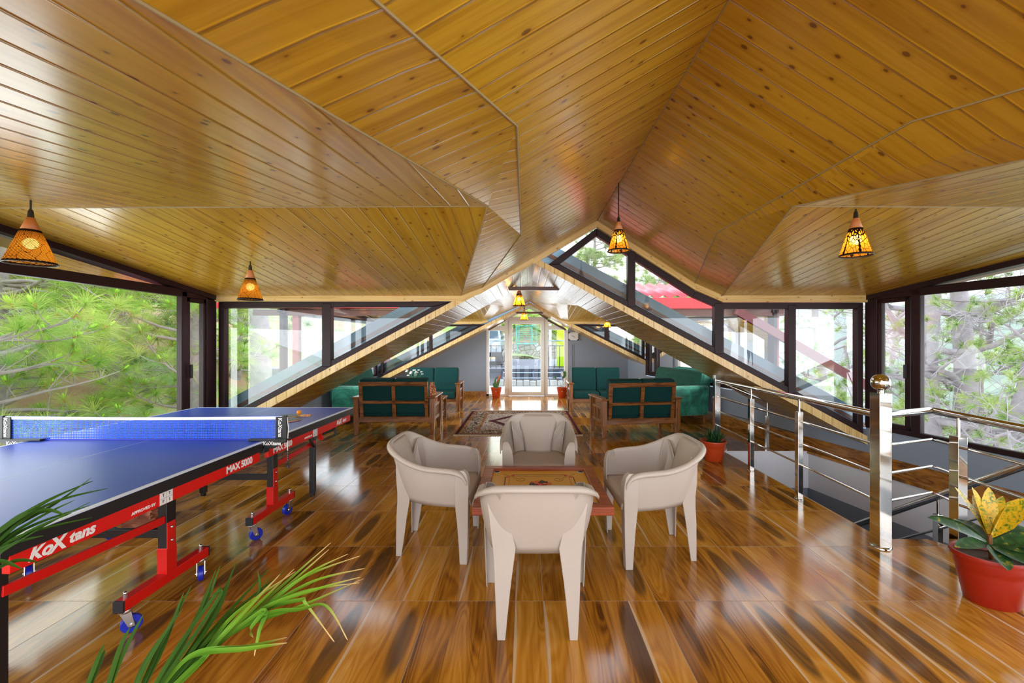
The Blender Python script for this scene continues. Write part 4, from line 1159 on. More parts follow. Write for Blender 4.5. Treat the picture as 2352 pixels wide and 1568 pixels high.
mb_ = NT('bulb_glow'); mb_.set(col=(1, .9, .7), em=(1.0, .80, .48), ems=9.0); M['bulb'] = mb_.m
def lamp(label, x, y, zc, zt, d, kind, h=.245, energy=.55):
    t = thing('pendant_lamp', label, 'lamp', (x, y, zt), rng.uniform(0, 1), 'cone pendant lamps')
    c = MB(); c.tube([(0, 0, zc - zt), (0, 0, .02)], .0045, 8); c.lathe([(.006, .045), (.011, .035), (.014, 0)], 14); obj('cord', c, M['cord'], t, smooth=True)
    r1 = .016; r2 = d / 2; rm = r1 + (r2 - r1) * .27; zm = -h * .27
    cp = MB(); cp.lathe([(.006, .002), (r1, 0), (rm, zm)], 28, caps=False); obj('wooden_cap', cp, M['cap_wood'], t, smooth=60, solid=-.003)
    s = MB(); s.grid(lambda u, v: ((r2 + (rm - r2) * v) * math.cos(2 * math.pi * u), (r2 + (rm - r2) * v) * math.sin(2 * math.pi * u), -h + (zm + h) * v), 40, 6)
    o = obj('lamp_shade', s, MSH[kind], t, smooth='all', fixn=False)
    uvl = o.data.uv_layers.new(name='UVMap')
    for p in o.data.polygons:
        us = []
        for li in p.loop_indices:
            k = o.data.loops[li].vertex_index; us.append((k % 41 / 40, (k // 41) / 6))
        for li, q in zip(p.loop_indices, us): uvl.data[li].uv = q
    rim = MB(); rim.tube([(r2 * math.cos(2 * math.pi * k / 40), r2 * math.sin(2 * math.pi * k / 40), -h) for k in range(41)], .003, 6, caps=False); obj('rim', rim, M['cord'], t, smooth='all')
    b = MB(); b.sphere((0, 0, -h * .56), .030, 16, 10); obj('bulb', b, M['bulb'], t, smooth='all')
    ld = bpy.data.lights.new('bulb_light', 'POINT'); ld.energy = energy; ld.color = (1, .72, .36); ld.shadow_soft_size = .032
    lo = bpy.data.objects.new('bulb_light', ld); COL.objects.link(lo); lo.parent = t; lo.location = (0, 0, -h * .56 - .036)
    return t
lamp('large woven cone pendant lamp above the tennis table, furthest left', -2.69, 2.30, 2.168, 2.066, .208, 'weave', .25)
lamp('woven cone pendant lamp over the left gable window', -2.28, 3.51, 2.06, 1.985, .185, 'weave')
lamp('cone pendant lamp with tree cut-outs hanging from the ridge by the peaked window', .79, 3.55, 2.73, 2.396, .185, 'tree')
lamp('cone pendant lamp with tree cut-outs hanging above the stair railing', 2.00, 2.55, 2.192, 2.135, .170, 'tree', .225)
lamp('small cone pendant lamp under the nearer tie beam', -.08, 6.25, 2.24, 2.165, .19, 'tree', energy=4)
lamp('small cone pendant lamp just above the glass door', -.01, 9.60, 2.26, 2.13, .19, 'tree', energy=4)
lamp('tiny cone pendant lamp at the far right gable window', 1.82, 9.30, 1.925, 1.90, .175, 'tree', .19, energy=3)

# ---------------------------------------------------------------- stainless stair railing
rl = thing('stair_railing', 'polished steel railing with a ball-topped newel round the stair well', 'railing', (2.42, 2.87, 0))
def rel(p): return (p[0] - 2.42, p[1] - 2.87, p[2])
nw = MB(); nw.box(-.042, .042, -.042, .042, .004, 1.045); nwo = obj('newel_post', nw, M['chrome'], rl, bevel=.003)
fb = MB(); fb.lathe([(.0625, 0), (.0625, .006), (.058, .012), (.05, .014)], 28); obj('foot_plate', fb, M['chrome'], nwo, smooth=True)
fi = MB(); fi.tube([(0, 0, 1.04), (0, 0, 1.075)], .018, 16); fi.sphere((0, 0, 1.115), .057, 28, 18); obj('ball_finial', fi, M['chrome'], nwo, smooth=True)
def rpost(x, y, s, zt, zr, z0=0):
    m = MB(); m.box(x - 2.42 - s / 2, x - 2.42 + s / 2, y - 2.87 - s / 2, y - 2.87 + s / 2, z0, zt); po = obj('post', m, M['chrome'], rl, bevel=.002)
    if zr > zt:
        m = MB(); m.tube([rel((x, y, zt)), rel((x, y, zr))], .009, 12); obj('rod', m, M['chrome'], po, smooth=True)
    m = MB(); m.lathe([(s * .8, z0), (s * .8, z0 + .006), (s * .7, z0 + .010)], 24, (x - 2.42, y - 2.87, 0)); obj('foot_plate', m, M['chrome'], po, smooth=True)
rpost(2.43, 3.74, .046, .772, .885); rpost(2.45, 4.57, .046, .778, .885); rpost(2.555, 5.62, .072, .965, .9)
rpost(2.875, 2.80, .062, .765, .885)
m = MB(); m.tube([rel((2.42, 2.87, .892)), rel((2.55, 5.62, .880))], .0255, 16); obj('handrail', m, M['chrome'], rl, smooth=True)
m = MB(); m.tube([rel(p) for p in ((2.42, 2.87, .892), (2.94, 3.07, .892), (2.965, 3.06, .892), (2.955, 3.02, .892), (2.87, 2.42, .892), (2.78, 1.3, .892))], .0255, 16); obj('handrail', m, M['chrome'], rl, smooth=True)
for z in (.685, .49, .30):
    m = MB(); m.tube([rel((2.42, 2.87, z)), rel((2.55, 5.62, z - .01))], .0085, 10); obj('bar', m, M['chrome'], rl, smooth=True)
    m = MB(); m.tube([rel(p) for p in ((2.42, 2.87, z), (2.95, 3.06, z), (2.95, 3.02, z), (2.87, 2.42, z), (2.78, 1.3, z))], .0095, 10); obj('bar', m, M['chrome'], rl, smooth=True)
m = MB(); m.tube([rel(p) for p in ((2.555, 5.62, .875), (3.16, 5.50, .615), (3.50, 5.44, .44))], .018, 12); obj('handrail', m, M['chrome'], rl, smooth=True)
rpost(3.16, 5.50, .036, .43, .61)
for a, b_ in ((.66, .36), (.47, .20)):
    m = MB(); m.tube([rel((2.555, 5.62, a)), rel((3.55, 5.46, b_))], .007, 8); obj('bar', m, M['chrome'], rl, smooth=True)
sr = thing('stair_handrail', 'polished steel handrail sloping down into the stair well', 'railing', (3.2, 2.9, -.8))
def sl(y): return -.385 + (4.09 - y) * .709
def r2_(p): return (p[0] - 3.2, p[1] - 2.9, p[2] + .8)
m = MB(); m.tube([r2_((3.2, 1.9, sl(1.9))), r2_((3.2, 4.9, sl(4.9)))], .026, 16); obj('handrail', m, M['chrome'], sr, smooth=True)
for d in (.255, .50):
    m = MB(); m.tube([r2_((3.2, 1.9, sl(1.9) - d)), r2_((3.2, 4.9, sl(4.9) - d))], .0095, 10); obj('bar', m, M['chrome'], sr, smooth=True)
for y in (2.35, 3.27, 4.4):
    zb_ = sl(y) - 1.0
    m = MB(); m.box(-.021, .021, y - 2.9 - .021, y - 2.9 + .021, zb_ + .8, sl(y) - .14 + .8); po = obj('post', m, M['chrome'], sr, bevel=.002)
    m = MB(); m.tube([r2_((3.2, y, sl(y) - .14)), r2_((3.2, y, sl(y)))], .009, 10); obj('rod', m, M['chrome'], po, smooth=True)
sp = MB()
for k in range(13):
    y = 1.75 + k * .245; z = -.18 - k * .174
    sp.box(3.12, XR(y) - .06, y - .02, y + .27, z - .05, z); sp.box(3.12, XR(y) - .06, y + .22, y + .25, z - .22, z)
struct('floor_stairs', sp, M['wall_low'])

# ---------------------------------------------------------------- potted plants
mleaf = simple('leaf_green', (.045, .16, .025), .45, var=.35, scale=18)
mleaf_d = simple('leaf_dark_green', (.020, .085, .022), .4, var=.4, scale=25)
def leaf(mb, pts, widths, up=(0, 0, 1), fold=.25, twist=0):
    """blade along pts; widths = half widths at each point"""
    pts = [Vector(p) for p in pts]; o = len(mb.v); n = len(pts)
    for i, p in enumerate(pts):
        d = (pts[min(i + 1, n - 1)] - pts[max(i - 1, 0)]).normalized()
        s = d.cross(Vector(up)); s = s.normalized() if s.length > 1e-4 else Vector((1, 0, 0))
        nrm = s.cross(d).normalized(); w = widths[i]
        mb.v += [tuple(p - s * w + nrm * w * fold), tuple(p), tuple(p + s * w + nrm * w * fold)]
    for i in range(n - 1):
        a = o + i * 3; mb.f += [(a, a + 1, a + 4, a + 3), (a + 1, a + 2, a + 5, a + 4)]
def pot(t, r1, r0, h, mat, sticker=None, sy=1.0):
    p = MB()
    p.lathe([(r0 * .96, 0), (r0, .006), (r0 + (r1 - r0) * .55, h * .62), (r0 + (r1 - r0) * .60, h * .70), (r0 + (r1 - r0) * .68, h * .72), (r1 * .90, h * .90), (r1 * .985, h * .905), (r1, h * .94), (r1 * .99, h), (r1 * .93, h * 1.0), (r1 * .90, h * .96), (r1 * .86, h * .80), (r1 * .8, h * .7)], 40, sy=sy, caps=True)
    po = obj('pot', p, mat, t, smooth=50)
    s = MB(); s.lathe([(.001, h * .86), (r1 * .50, h * .87), (r1 * .875, h * .855)], 32, sy=sy, caps=False); so = obj('soil', s, M['soil'], t, smooth='all')
    if sticker:
        a, z = sticker; rr = (r0 + (r1 - r0) * .78) * 1.01
        c = Vector((rr * math.cos(a), rr * math.sin(a) * sy, z)); n = Vector((math.cos(a), math.sin(a), -.25)).normalized()
        s = MB(); s.tube([c - n * .004, c + n * .0035], .011, 14); obj('sticker', s, M['white'], po)
    return po
# succulent by the railing
t = thing('potted_plant', 'spiky dark green plant in an orange pot by the railing', 'plant', (2.225, 4.97, 0))
pot(t, .145, .095, .235, M['pot'], (R(-35), .135))
mb = MB(); r2 = random.Random(11)
for k in range(70):
    a = r2.uniform(0, 6.283); e = r2.uniform(.15, 1.45); L = r2.uniform(.10, .16); b0 = Vector((r2.uniform(-.05, .05), r2.uniform(-.05, .05), .20 + r2.uniform(0, .05)))
    d = Vector((math.cos(a) * math.cos(e), math.sin(a) * math.cos(e), math.sin(e)))
    leaf(mb, [b0, b0 + d * L * .4, b0 + d * L * .8 + Vector((0, 0, .006)), b0 + d * L + Vector((0, 0, .014))], [.008, .012, .007, .001], fold=.5)
obj('foliage', mb, mleaf_d, t, smooth=True, fixn=False)
# snake plant, left of the door
t = thing('potted_plant', 'snake plant with one orange leaf in an orange pot left of the door', 'plant', (-.71, 10.55, 0))
pot(t, .142, .09, .26, M['pot'], (R(-90), .17))
def col_leaf(name, mat, pts, wid): mb = MB(); leaf(mb, pts, wid, (0, -1, .1), .15); return obj(name, mb, mat, t, smooth=True, fixn=False)
col_leaf('leaf', mleaf, [(-.02, 0, .22), (-.03, 0, .34), (-.015, 0, .46), (-.005, 0, .50)], [.025, .032, .018, .002])
col_leaf('leaf', mleaf, [(.015, -.01, .22), (.04, -.01, .32), (.08, -.01, .43), (.095, -.01, .47)], [.022, .030, .018, .002])
col_leaf('leaf', mleaf, [(-.04, .01, .22), (-.06, .01, .30), (-.085, .01, .37)], [.018, .02, .003])
tag_ = col_leaf('leaf', simple('orange_leaf', (.60, .14, .05), .5), [(.0, .02, .24), (.03, .02, .40), (.08, .02, .51), (.115, .02, .57)], [.010, .020, .028, .003]); tag_['label'] = 'orange leaf'
# peace lily, right of the door
t = thing('potted_plant', 'leafy plant with a white flower in an orange pot right of the door', 'plant', (.935, 10.55, 0))
pot(t, .142, .09, .26, M['pot'], (R(-95), .17))
mb = MB(); mb.tube([(0, 0, .2), (.01, 0, .38), (.03, 0, .50)], .006, 6); mb.tube([(0, 0, .2), (-.06, 0, .40), (-.15, 0, .47)], .005, 6); mb.tube([(0, 0, .2), (.06, 0, .36), (.18, 0, .44)], .004, 6); obj('stem', mb, simple('pale_stem', (.42, .34, .22), .6), t)
mb = MB(); leaf(mb, [(.03, 0, .48), (.06, 0, .55), (.075, 0, .63), (.07, 0, .67)], [.015, .045, .035, .003], (0, -1, 0)); leaf(mb, [(-.13, 0, .46), (-.19, 0, .51), (-.24, 0, .48)], [.01, .05, .004], (0, -.6, 1)); leaf(mb, [(.16, 0, .43), (.22, 0, .46), (.29, 0, .42)], [.008, .02, .003], (0, -.6, 1)); obj('leaf', mb, mleaf, t, smooth=True, fixn=False)
mb = MB(); leaf(mb, [(.02, -.01, .53), (.00, -.01, .60), (.01, -.01, .655)], [.012, .035, .003], (0, -1, 0)); obj('flower', mb, M['white'], t, smooth=True, fixn=False)
# croton in the oval planter, right foreground
t = thing('potted_plant', 'yellow and dark green croton in a large red oval planter', 'plant', (2.50, 2.26, 0), R(-14))
pot(t, .175, .115, .265, M['pot2'], None, .80)
mc = NT('croton_yellow'); f = mc.noise(mc.oc(), 42, 3, .5, 1.5); mc.set(col=mc.ramp(f, [(.36, (.10, .16, .010)), (.45, (.38, .34, .012)), (.54, (.66, .38, .010)), (.75, (.72, .46, .02))]), rough=.4)
md = NT('croton_dark'); f = md.noise(md.oc(), 34, 3); md.set(col=md.ramp(f, [(.40, (.012, .045, .012)), (.60, (.025, .085, .02)), (.70, (.34, .22, .02))]), rough=.4)
def cl(mat, az, el, L, w, b0=(0, 0, .30), droop=.1, lab=None):
    az = R(az); el = R(el); d = Vector((math.cos(az) * math.cos(el), math.sin(az) * math.cos(el), math.sin(el))); b0 = Vector(b0); mb = MB()
    pts = [b0 + d * L * s + Vector((0, 0, -droop * L * s * s)) for s in (0, .15, .35, .55, .75, .9, 1)]
    leaf(mb, pts, [.006, w * .5, w * .95, w, w * .85, w * .5, .002], (math.cos(az) * -.6, math.sin(az) * -.6 - .5, .8), .30)
    o = obj('leaf', mb, mat, t, smooth=True, fixn=False)
    if lab: o['label'] = lab
for az, el, L, w in ((165, 62, .29, .032), (150, 76, .27, .036), (60, 80, .27, .034), (20, 70, .24, .030), (5, 52, .29, .050), (100, 66, .22, .03), (300, 72, .20, .028)):
    cl(mc.m, az, el, L, w, (-.01, 0, .34), .02, 'yellow leaf')
for az, el, L, w in ((175, 28, .30, .036), (205, 8, .24, .034), (330, 12, .27, .055), (345, 20, .30, .05), (290, -2, .18, .05), (20, 22, .26, .05), (255, -8, .20, .04), (90, 15, .25, .05), (130, 20, .26, .04)):
    cl(md.m, az, el, L, w, (-.01, 0, .31), .12, 'dark green leaf')
mb = MB(); mb.tube([(0, 0, .2), (-.01, 0, .36)], .010, 8); obj('stem', mb, M['teak'], t)
# palm in the left foreground
t = thing('palm_plant', 'potted palm whose long blades reach in at the bottom left', 'plant', (-1.02, .62, 0))
pot(t, .17, .12, .28, M['pot'])
mg = NT('palm_blade'); u, v, _ = mg.sep(mg.uv()); mg.set(col=mg.ramp(m_f := v, [(.0, (.13, .26, .02)), (.45, (.09, .25, .015)), (.80, (.16, .30, .02)), (.93, (.50, .34, .12)), (1, (.60, .42, .20))]), rough=.5, spec=.25)
mgd = NT('palm_blade_dark'); mgd.set(col=mgd.mix(mgd.noise(mgd.oc(), 14, 3), (.012, .050, .004), (.045, .11, .008)), rough=.6, spec=.15)
O = Vector((-1.02, .62, 0))
def frond(items, w, mat, up=(0, -.6, .8)):
    q9 = random.Random(len(items))
    items = items + [[tuple(Vector(p) + Vector((q9.uniform(-1, 1), q9.uniform(-1, 1), q9.uniform(-1, 1))) * .009 * (i + .3)) for i, p in enumerate(it)] for it in items]
    for pts in items:
        P = [Vector(p) - O for p in pts]; c = catmull(P, 7); n = len(c); mb = MB()
        leaf(mb, c, [w * (.25 + .75 * math.sin(min(1, .12 + i / n * 1.0) * math.pi) ** .7) if i < n - 1 else .0006 for i in range(n)], up, .35)
        o = obj('frond_blade', mb, mat, t, smooth=True, fixn=False)
        if mat is mg.m:
            uvl = o.data.uv_layers.new(name='UVMap')
            for p in o.data.polygons:
                for li in p.loop_indices: uvl.data[li].uv = (0, (o.data.loops[li].vertex_index // 3) / (n - 1))
A_ = lambda px, py, Y: tuple(at(px, py, Y))
B0 = A_(330, 1640, .92); B1 = A_(470, 1500, 1.02); B2 = A_(600, 1405, 1.12)
frond([[B0, B1, A_(620, 1370, 1.18), A_(760, 1246, 1.30)], [B0, B1, B2, A_(700, 1325, 1.2), A_(828, 1276, 1.28)], [B0, B1, B2, A_(720, 1335, 1.2), A_(838, 1305, 1.26)], [B0, B1, B2, A_(700, 1358, 1.2), A_(826, 1338, 1.26)],
       [B0, B1, B2, A_(690, 1378, 1.18), A_(704, 1388, 1.18), A_(768, 1474, 1.2)], [B0, A_(450, 1525, 1.0), A_(560, 1420, 1.08), A_(676, 1306, 1.2)], [B0, A_(450, 1525, 1.0), A_(545, 1425, 1.05), A_(644, 1318, 1.15)],
       [B0, A_(430, 1512, .98), A_(570, 1490, 1.0), A_(660, 1476, 1.05)], [B1, A_(604, 1405, 1.10), A_(596, 1450, 1.09), A_(584, 1506, 1.08)]], .0062, mg.m)
frond([[B0, A_(440, 1490, 1.0), A_(500, 1390, 1.08), A_(544, 1290, 1.15)], [B0, A_(410, 1500, .98), A_(460, 1400, 1.04), A_(496, 1308, 1.1)], [A_(300, 1640, .9), A_(370, 1480, .98), A_(440, 1345, 1.04)],
       [A_(290, 1640, .9), A_(335, 1520, .95), A_(420, 1398, 1.0)], [A_(230, 1640, .88), A_(280, 1510, .93), A_(330, 1410, .98)], [A_(180, 1640, .88), A_(215, 1540, .9), A_(240, 1478, .93)],
       [B0, A_(470, 1470, 1.02), A_(540, 1390, 1.1), A_(620, 1304, 1.18)], [B0, A_(480, 1480, 1.03), A_(580, 1385, 1.12), A_(618, 1325, 1.16)], [A_(320, 1640, .9), A_(400, 1500, .97), A_(500, 1360, 1.05), A_(502, 1356, 1.05)]], .0055, mgd.m)
C0_ = A_(-160, 1420, .80)
frond([[C0_, A_(-30, 1245, .86), A_(90, 1160, .92), A_(214, 1104, .98)], [C0_, A_(-30, 1255, .86), A_(110, 1160, .92), A_(248, 1121, .98)], [C0_, A_(-20, 1265, .86), A_(80, 1195, .9), A_(172, 1148, .94)],
       [C0_, A_(-20, 1275, .86), A_(70, 1210, .9), A_(208, 1160, .95)], [C0_, A_(-30, 1250, .86), A_(60, 1190, .9), A_(130, 1170, .93)], [C0_, A_(-30, 1300, .86), A_(60, 1225, .88), A_(165, 1178, .92)],
       [C0_, A_(-60, 1340, .84), A_(30, 1290, .86), A_(86, 1290, .88)], [C0_, A_(-60, 1300, .84), A_(30, 1250, .86), A_(100, 1230, .88)]], .0055, mgd.m)
mb = MB()
for p in (B0, C0_, A_(300, 1640, .9)):
    q = Vector(p) - O; mb.tube([(0, 0, .24), (q.x * .3, q.y * .3, .42), tuple(q)], .006, 6)
obj('stem', mb, mleaf, t)

# ---------------------------------------------------------------- wall clock and conduits on the back wall
yk = D5 - .002
t = thing('wall_clock', 'square white wall clock with black corners right of the door', 'clock', (X(1317) , yk - .03, Zp(772)))
m = MB(); m.box(-.125, .125, -.012, .03, -.105, .105); obj('case', m, M['white'], t, bevel=.012)
m = MB()
for sx in (-1, 1):
    for sz in (-1, 1): m.add([(sx * .128, -.016, sz * .108), (sx * .075, -.016, sz * .108), (sx * .128, -.016, sz * .058), (sx * .128, .0, sz * .108), (sx * .075, .0, sz * .108), (sx * .128, .0, sz * .058)], [(0, 1, 2), (5, 4, 3), (0, 1, 4, 3), (1, 2, 5, 4), (2, 0, 3, 5)])
obj('corner_piece', m, M['cord'], t)
m = MB(); m.bar((0, -.016, 0), (.035, -.016, -.045), .008, .004, (0, 1, 0)); m.bar((0, -.016, 0), (-.045, -.016, .01), .010, .004, (0, 1, 0)); obj('clock_hand', m, M['black'], t)
for px in (1313, 1317):
    m = MB(); m.box(X(px) - .008, X(px) + .008, yk - .012, yk + .002, .05, Zp(790)); o = obj('cable_conduit', m, M['wall'])
    tag(o, 'thin grey cable conduit below the wall clock, ' + ('nearer the door' if px == 1313 else 'further from the door'), 'conduit')
# ---------------------------------------------------------------- outside
def fast_mesh(name, verts, quads, mat, parent=None, uv=None):
    me = bpy.data.meshes.new(name); nv = len(verts); nf = len(quads)
    me.vertices.add(nv); me.vertices.foreach_set('co', np.asarray(verts, np.float32).ravel())
    me.loops.add(nf * 4); me.loops.foreach_set('vertex_index', np.asarray(quads, np.int32).ravel())
    me.polygons.add(nf); me.polygons.foreach_set('loop_start', np.arange(0, nf * 4, 4, dtype=np.int32))
    if uv is not None:
        l = me.uv_layers.new(name='UVMap'); l.data.foreach_set('uv', np.asarray(uv, np.float32)[np.asarray(quads).ravel()].ravel())
    me.update(calc_edges=True); me.materials.append(mat)
    o = bpy.data.objects.new(name, me); COL.objects.link(o)
    if parent: o.parent = parent
    return o

def needle_mat(name, stops):
    m = NT(name); u, v, _ = m.sep(m.uv())
    c = m.ramp(u, stops)
    c = m.mix(m.M('MULTIPLY', v, .45), c, (.52, .55, .13))
    df = m.n('BsdfDiffuse', {0: c}); tl = m.n('BsdfTranslucent', {0: c}); mx = m.n('MixShader', {0: .42, 1: df.outputs[0], 2: tl.outputs[0]})
    m.t.links.new(mx.outputs[0], m.out.inputs[0]); return m.m
M['needle'] = needle_mat('pine_needles', [(0, (.20, .40, .06)), (.35, (.33, .56, .10)), (.7, (.50, .66, .15)), (1, (.66, .66, .20))])
M['needle_far'] = needle_mat('pine_needles_pale', [(0, (.18, .32, .10)), (.5, (.33, .46, .16)), (1, (.56, .60, .26))])
M['bark'] = simple('grey_pine_bark', (.30, .25, .235), .9, var=.5, scale=9, bump=.7)
M['twig'] = simple('grey_twig', (.36, .30, .27), .85, var=.3, scale=9)
M['bud'] = simple('pine_candle', (.46, .80, .05), .6)
M['budbase'] = simple('orange_bud_base', (.62, .26, .10), .8)

def needles(cs, ax, L, n, w, seed, spread=(12, 82)):
    g = np.random.default_rng(seed); K = len(cs)
    cs = np.repeat(np.asarray(cs), n, 0); ax = np.repeat(np.asarray(ax), n, 0); hue = np.repeat(g.random(K), n) * .75 + g.random(K * n) * .25
    r = g.normal(size=ax.shape); r -= ax * (r * ax).sum(1, keepdims=True); r /= np.linalg.norm(r, axis=1, keepdims=True)
    th = np.radians(g.uniform(*spread, size=(K * n, 1)))
    d = ax * np.cos(th) + r * np.sin(th); ln = L * g.uniform(.72, 1.1, size=(K * n, 1))
    drop = np.array([[0, 0, -1.0]]) * ln * g.uniform(.12, .38, size=(K * n, 1))
    p0 = cs + ax * g.uniform(-.05, .03, size=(K * n, 1)); p1 = p0 + d * ln * .5 + drop * .22; p2 = p0 + d * ln + drop
    s = np.cross(d, g.normal(size=d.shape)); s /= np.linalg.norm(s, axis=1, keepdims=True) + 1e-9
    v = np.stack([p0 - s * w * .5, p0 + s * w * .5, p1 - s * w * .5, p1 + s * w * .5, p2 - s * w * .12, p2 + s * w * .12], 1).reshape(-1, 3)
    b = np.arange(K * n)[:, None] * 6
    q = np.concatenate([b + np.array([[0, 1, 3, 2]]), b + np.array([[2, 3, 5, 4]])], 1).reshape(-1, 4)
    uv = np.stack([np.repeat(hue, 6), np.tile([0, 0, .45, .45, 1, 1], K * n)], 1)
    return v, q, uv

def pine_tree(label, base, h, r, seed, az, zr, nb, blen, L=.29, nn=95, w=.005, mat='needle', lean=(0, 0), dens=1.0, buds=True, bare=.25, group='pine trees outside the windows'):
    """trunk with whorled side branches that carry tufts of long needles"""
    q = random.Random(seed); base = Vector(base)
    t = thing('pine_tree', label, 'tree', base, 0, group)
    tr = MB(); pts = [Vector((lean[0] * s * h + .05 * math.sin(s * 7 + seed), lean[1] * s * h + .05 * math.cos(s * 5 + seed), h * s)) for s in [k / 9 for k in range(10)]]
    tr.tube(pts, [r * (1 - .75 * k / 9) for k in range(10)], 14); obj('trunk', tr, M['bark'], t, smooth=True)
    bm_ = MB(); cs = []; ax = []
    for i in range(nb):
        z = q.uniform(*zr); a = R(q.uniform(*az)); ln = q.uniform(*blen)
        s0 = z / h; p = Vector((lean[0] * s0 * h, lean[1] * s0 * h, z)); d = Vector((math.cos(a), math.sin(a), q.uniform(-.12, .30)))
        P = [p]; n = 7
        for k in range(n):
            d = (d + Vector((q.uniform(-.22, .22), q.uniform(-.22, .22), q.uniform(-.20, .22)))).normalized(); P.append(P[-1] + d * ln / n)
            if k >= n * bare:
                for _ in range(2 if q.random() < .8 * dens else 1):
                    if q.random() > dens: continue
                    sd = (d * .5 + Vector((q.uniform(-1, 1), q.uniform(-1, 1), q.uniform(-.35, .75)))).normalized(); l2 = q.uniform(.16, .55)
                    e = P[-1] + sd * l2 * .6; e2 = P[-1] + sd * l2 + Vector((0, 0, .08 * q.random()))
                    bm_.tube([P[-1], e, e2], [.009, .007, .005], 5, False); cs.append(e2); u = (sd + Vector((0, 0, .75))).normalized(); ax.append(u)
        bm_.tube(P, [max(.006, r * .26 * (1 - .8 * k / n)) for k in range(n + 1)], 7, False)
        cs.append(P[-1]); ax.append((d + Vector((0, 0, .5))).normalized())
    obj('branch', bm_, M['twig'], t, smooth='all', fixn=False)
    if cs:
        v, f, uv = needles([tuple(c) for c in cs], [tuple(a) for a in ax], L, nn, w, seed); o = fast_mesh('needle_foliage', v, f, M[mat], t, uv)
        if buds:
            b1 = MB(); b2 = MB()
            for c, a in zip(cs, ax):
                if q.random() < .6:
                    for k in range(q.choice((1, 1, 2, 3))):
                        o_ = Vector((q.uniform(-.02, .02), q.uniform(-.02, .02), 0)); l = q.uniform(.05, .10)
                        b1.tube([c + o_ + a * .03, c + o_ + a * (.03 + l * .5) , c + o_ + a * (.03 + l)], [.012, .016, .008], 6)
                    b2.tube([c - a * .03, c + a * .035], [.010, .014], 6)
            obj('new_shoot', b1, M['bud'], t, smooth='all'); obj('bud_base', b2, M['budbase'], t, smooth='all')
    return t

# ground: hillside rising to the left and behind, valley to the right
mt = NT('forest_floor'); f = mt.noise(mt.oc(), .55, 5, .6); f2 = mt.noise(mt.oc(), 5.0, 4, .6)
mt.set(col=mt.mix(mt.step(f, .42, .60), mt.mix(f2, (.34, .17, .08), (.52, .34, .20)), mt.mix(f2, (.12, .24, .05), (.36, .48, .14))), rough=.95)
def ground_z(x, y):
    if x < -3.6: return -1.7 + max(0, -5.2 - x) * .40 + .10 * math.sin(x * 1.7 + y) + .12 * math.sin(y * .9) + max(0, y - 9) * .10
    return -1.7
g = MB(); g.grid(lambda u, v: (-3.7 - 62 * u ** 1.6, -12 + 80 * v, ground_z(-3.7 - 62 * u ** 1.6, -12 + 80 * v)), 60, 70)
struct('ground_hillside', g, mt.m, smooth='all')
mv = NT('valley_forest'); f = mv.noise(mv.oc(), .16, 6, .65); mv.set(col=mv.mix(mv.step(f, .35, .65), (.13, .22, .13), (.34, .42, .26)), rough=1)
def valley_z(x, y):
    d = x - 5.2
    r2 = 6.5 * math.sin(y * .021 + 1.2) + 3 * math.sin(y * .05 + x * .03) + 1.2 * math.sin(y * .17 + x * .1)
    return -3.2 - min(d, 30) * .42 + max(0, x - 50) * .31 * (1 + .02 * r2) + (r2 if x > 60 else 0) * min(1, (x - 60) / 40) if d > 0 else -3.2
g = MB(); g.grid(lambda u, v: (5.2 + 190 * u ** 1.7, -30 + 300 * v, valley_z(5.2 + 190 * u ** 1.7, -30 + 300 * v)), 70, 90)
struct('ground_valley', g, mv.m, smooth='all')
# valley mist
mm = NT('valley_mist'); mm.t.nodes.remove(mm.b)
vs_ = mm.n('VolumeScatter', {'Color': (.90, .95, 1.0), 'Density': .006, 'Anisotropy': .2}); mm.t.links.new(vs_.outputs[0], mm.out.inputs['Volume'])
bx_ = MB(); bx_.box(14, 210, -30, 280, -30, 60); o = obj('mist', bx_, mm.m); tag(o, 'pale mist filling the valley beyond the right windows', 'mist', None, 'stuff')

# left trees
pine_tree('bushy pine nearest the left window', (-6.6, 4.6, -1.9), 7.5, .13, 21, (-150, 150), (.9, 5.4), 40, (.9, 2.4), nn=85)
pine_tree('pine with long needles behind the left tennis net post', (-6.9, 2.6, -1.9), 7.5, .12, 22, (-150, 150), (.9, 5.4), 36, (.9, 2.3), nn=85)
pine_tree('pine with a pale grey trunk seen through the large left pane', (-8.7, 6.9, -1.2), 8, .17, 23, (-170, 170), (.6, 6), 42, (1.0, 2.6), nn=75)
pine_tree('pine seen through the narrow left sash', (-6.0, 7.6, -1.6), 7, .12, 24, (-180, 180), (.6, 5), 26, (.7, 1.7), nn=80)
pine_tree('tall pine with a thick bare grey trunk behind the left gable window', (-6.05, 9.6, -1.5), 9, .26, 25, (120, 250), (.8, 7), 14, (.9, 2.0), nn=75, bare=.5)
for i, (x, y, s) in enumerate(((-11.5, 4.2, 31), (-12.5, 8.5, 32), (-11.8, 12.5, 33), (-15.5, 6.5, 34), (-16, 13, 35), (-9.2, 13.5, 36), (-14, 2.0, 37), (-19, 9, 38), (-20, 17, 39), (-9.6, 9.9, 40), (-10.2, 1.0, 41))):
    z = ground_z(x, y)
    lb = ['far left hillside pine standing second row behind the window trees', 'hillside pine right of the grey trunk in the large left pane', 'hillside pine seen between the left gable posts', 'upper hillside pine left of centre in the large left pane', 'upper hillside pine high behind the left gable window', 'hillside pine just left of the red-brown post', 'hillside pine at the left edge of the large left pane', 'furthest pine high up the left hillside', 'furthest pine up the slope behind the left gable', 'hillside pine behind the narrow left sash', 'hillside pine beyond the near end of the tennis table'][i]
    pine_tree(lb, (x, y, z - .1), 7.5, .16, s, (-180, 180), (.3, 6.8), 44, (.9, 2.4), L=.34, nn=42, w=.014, mat='needle_far', buds=False)

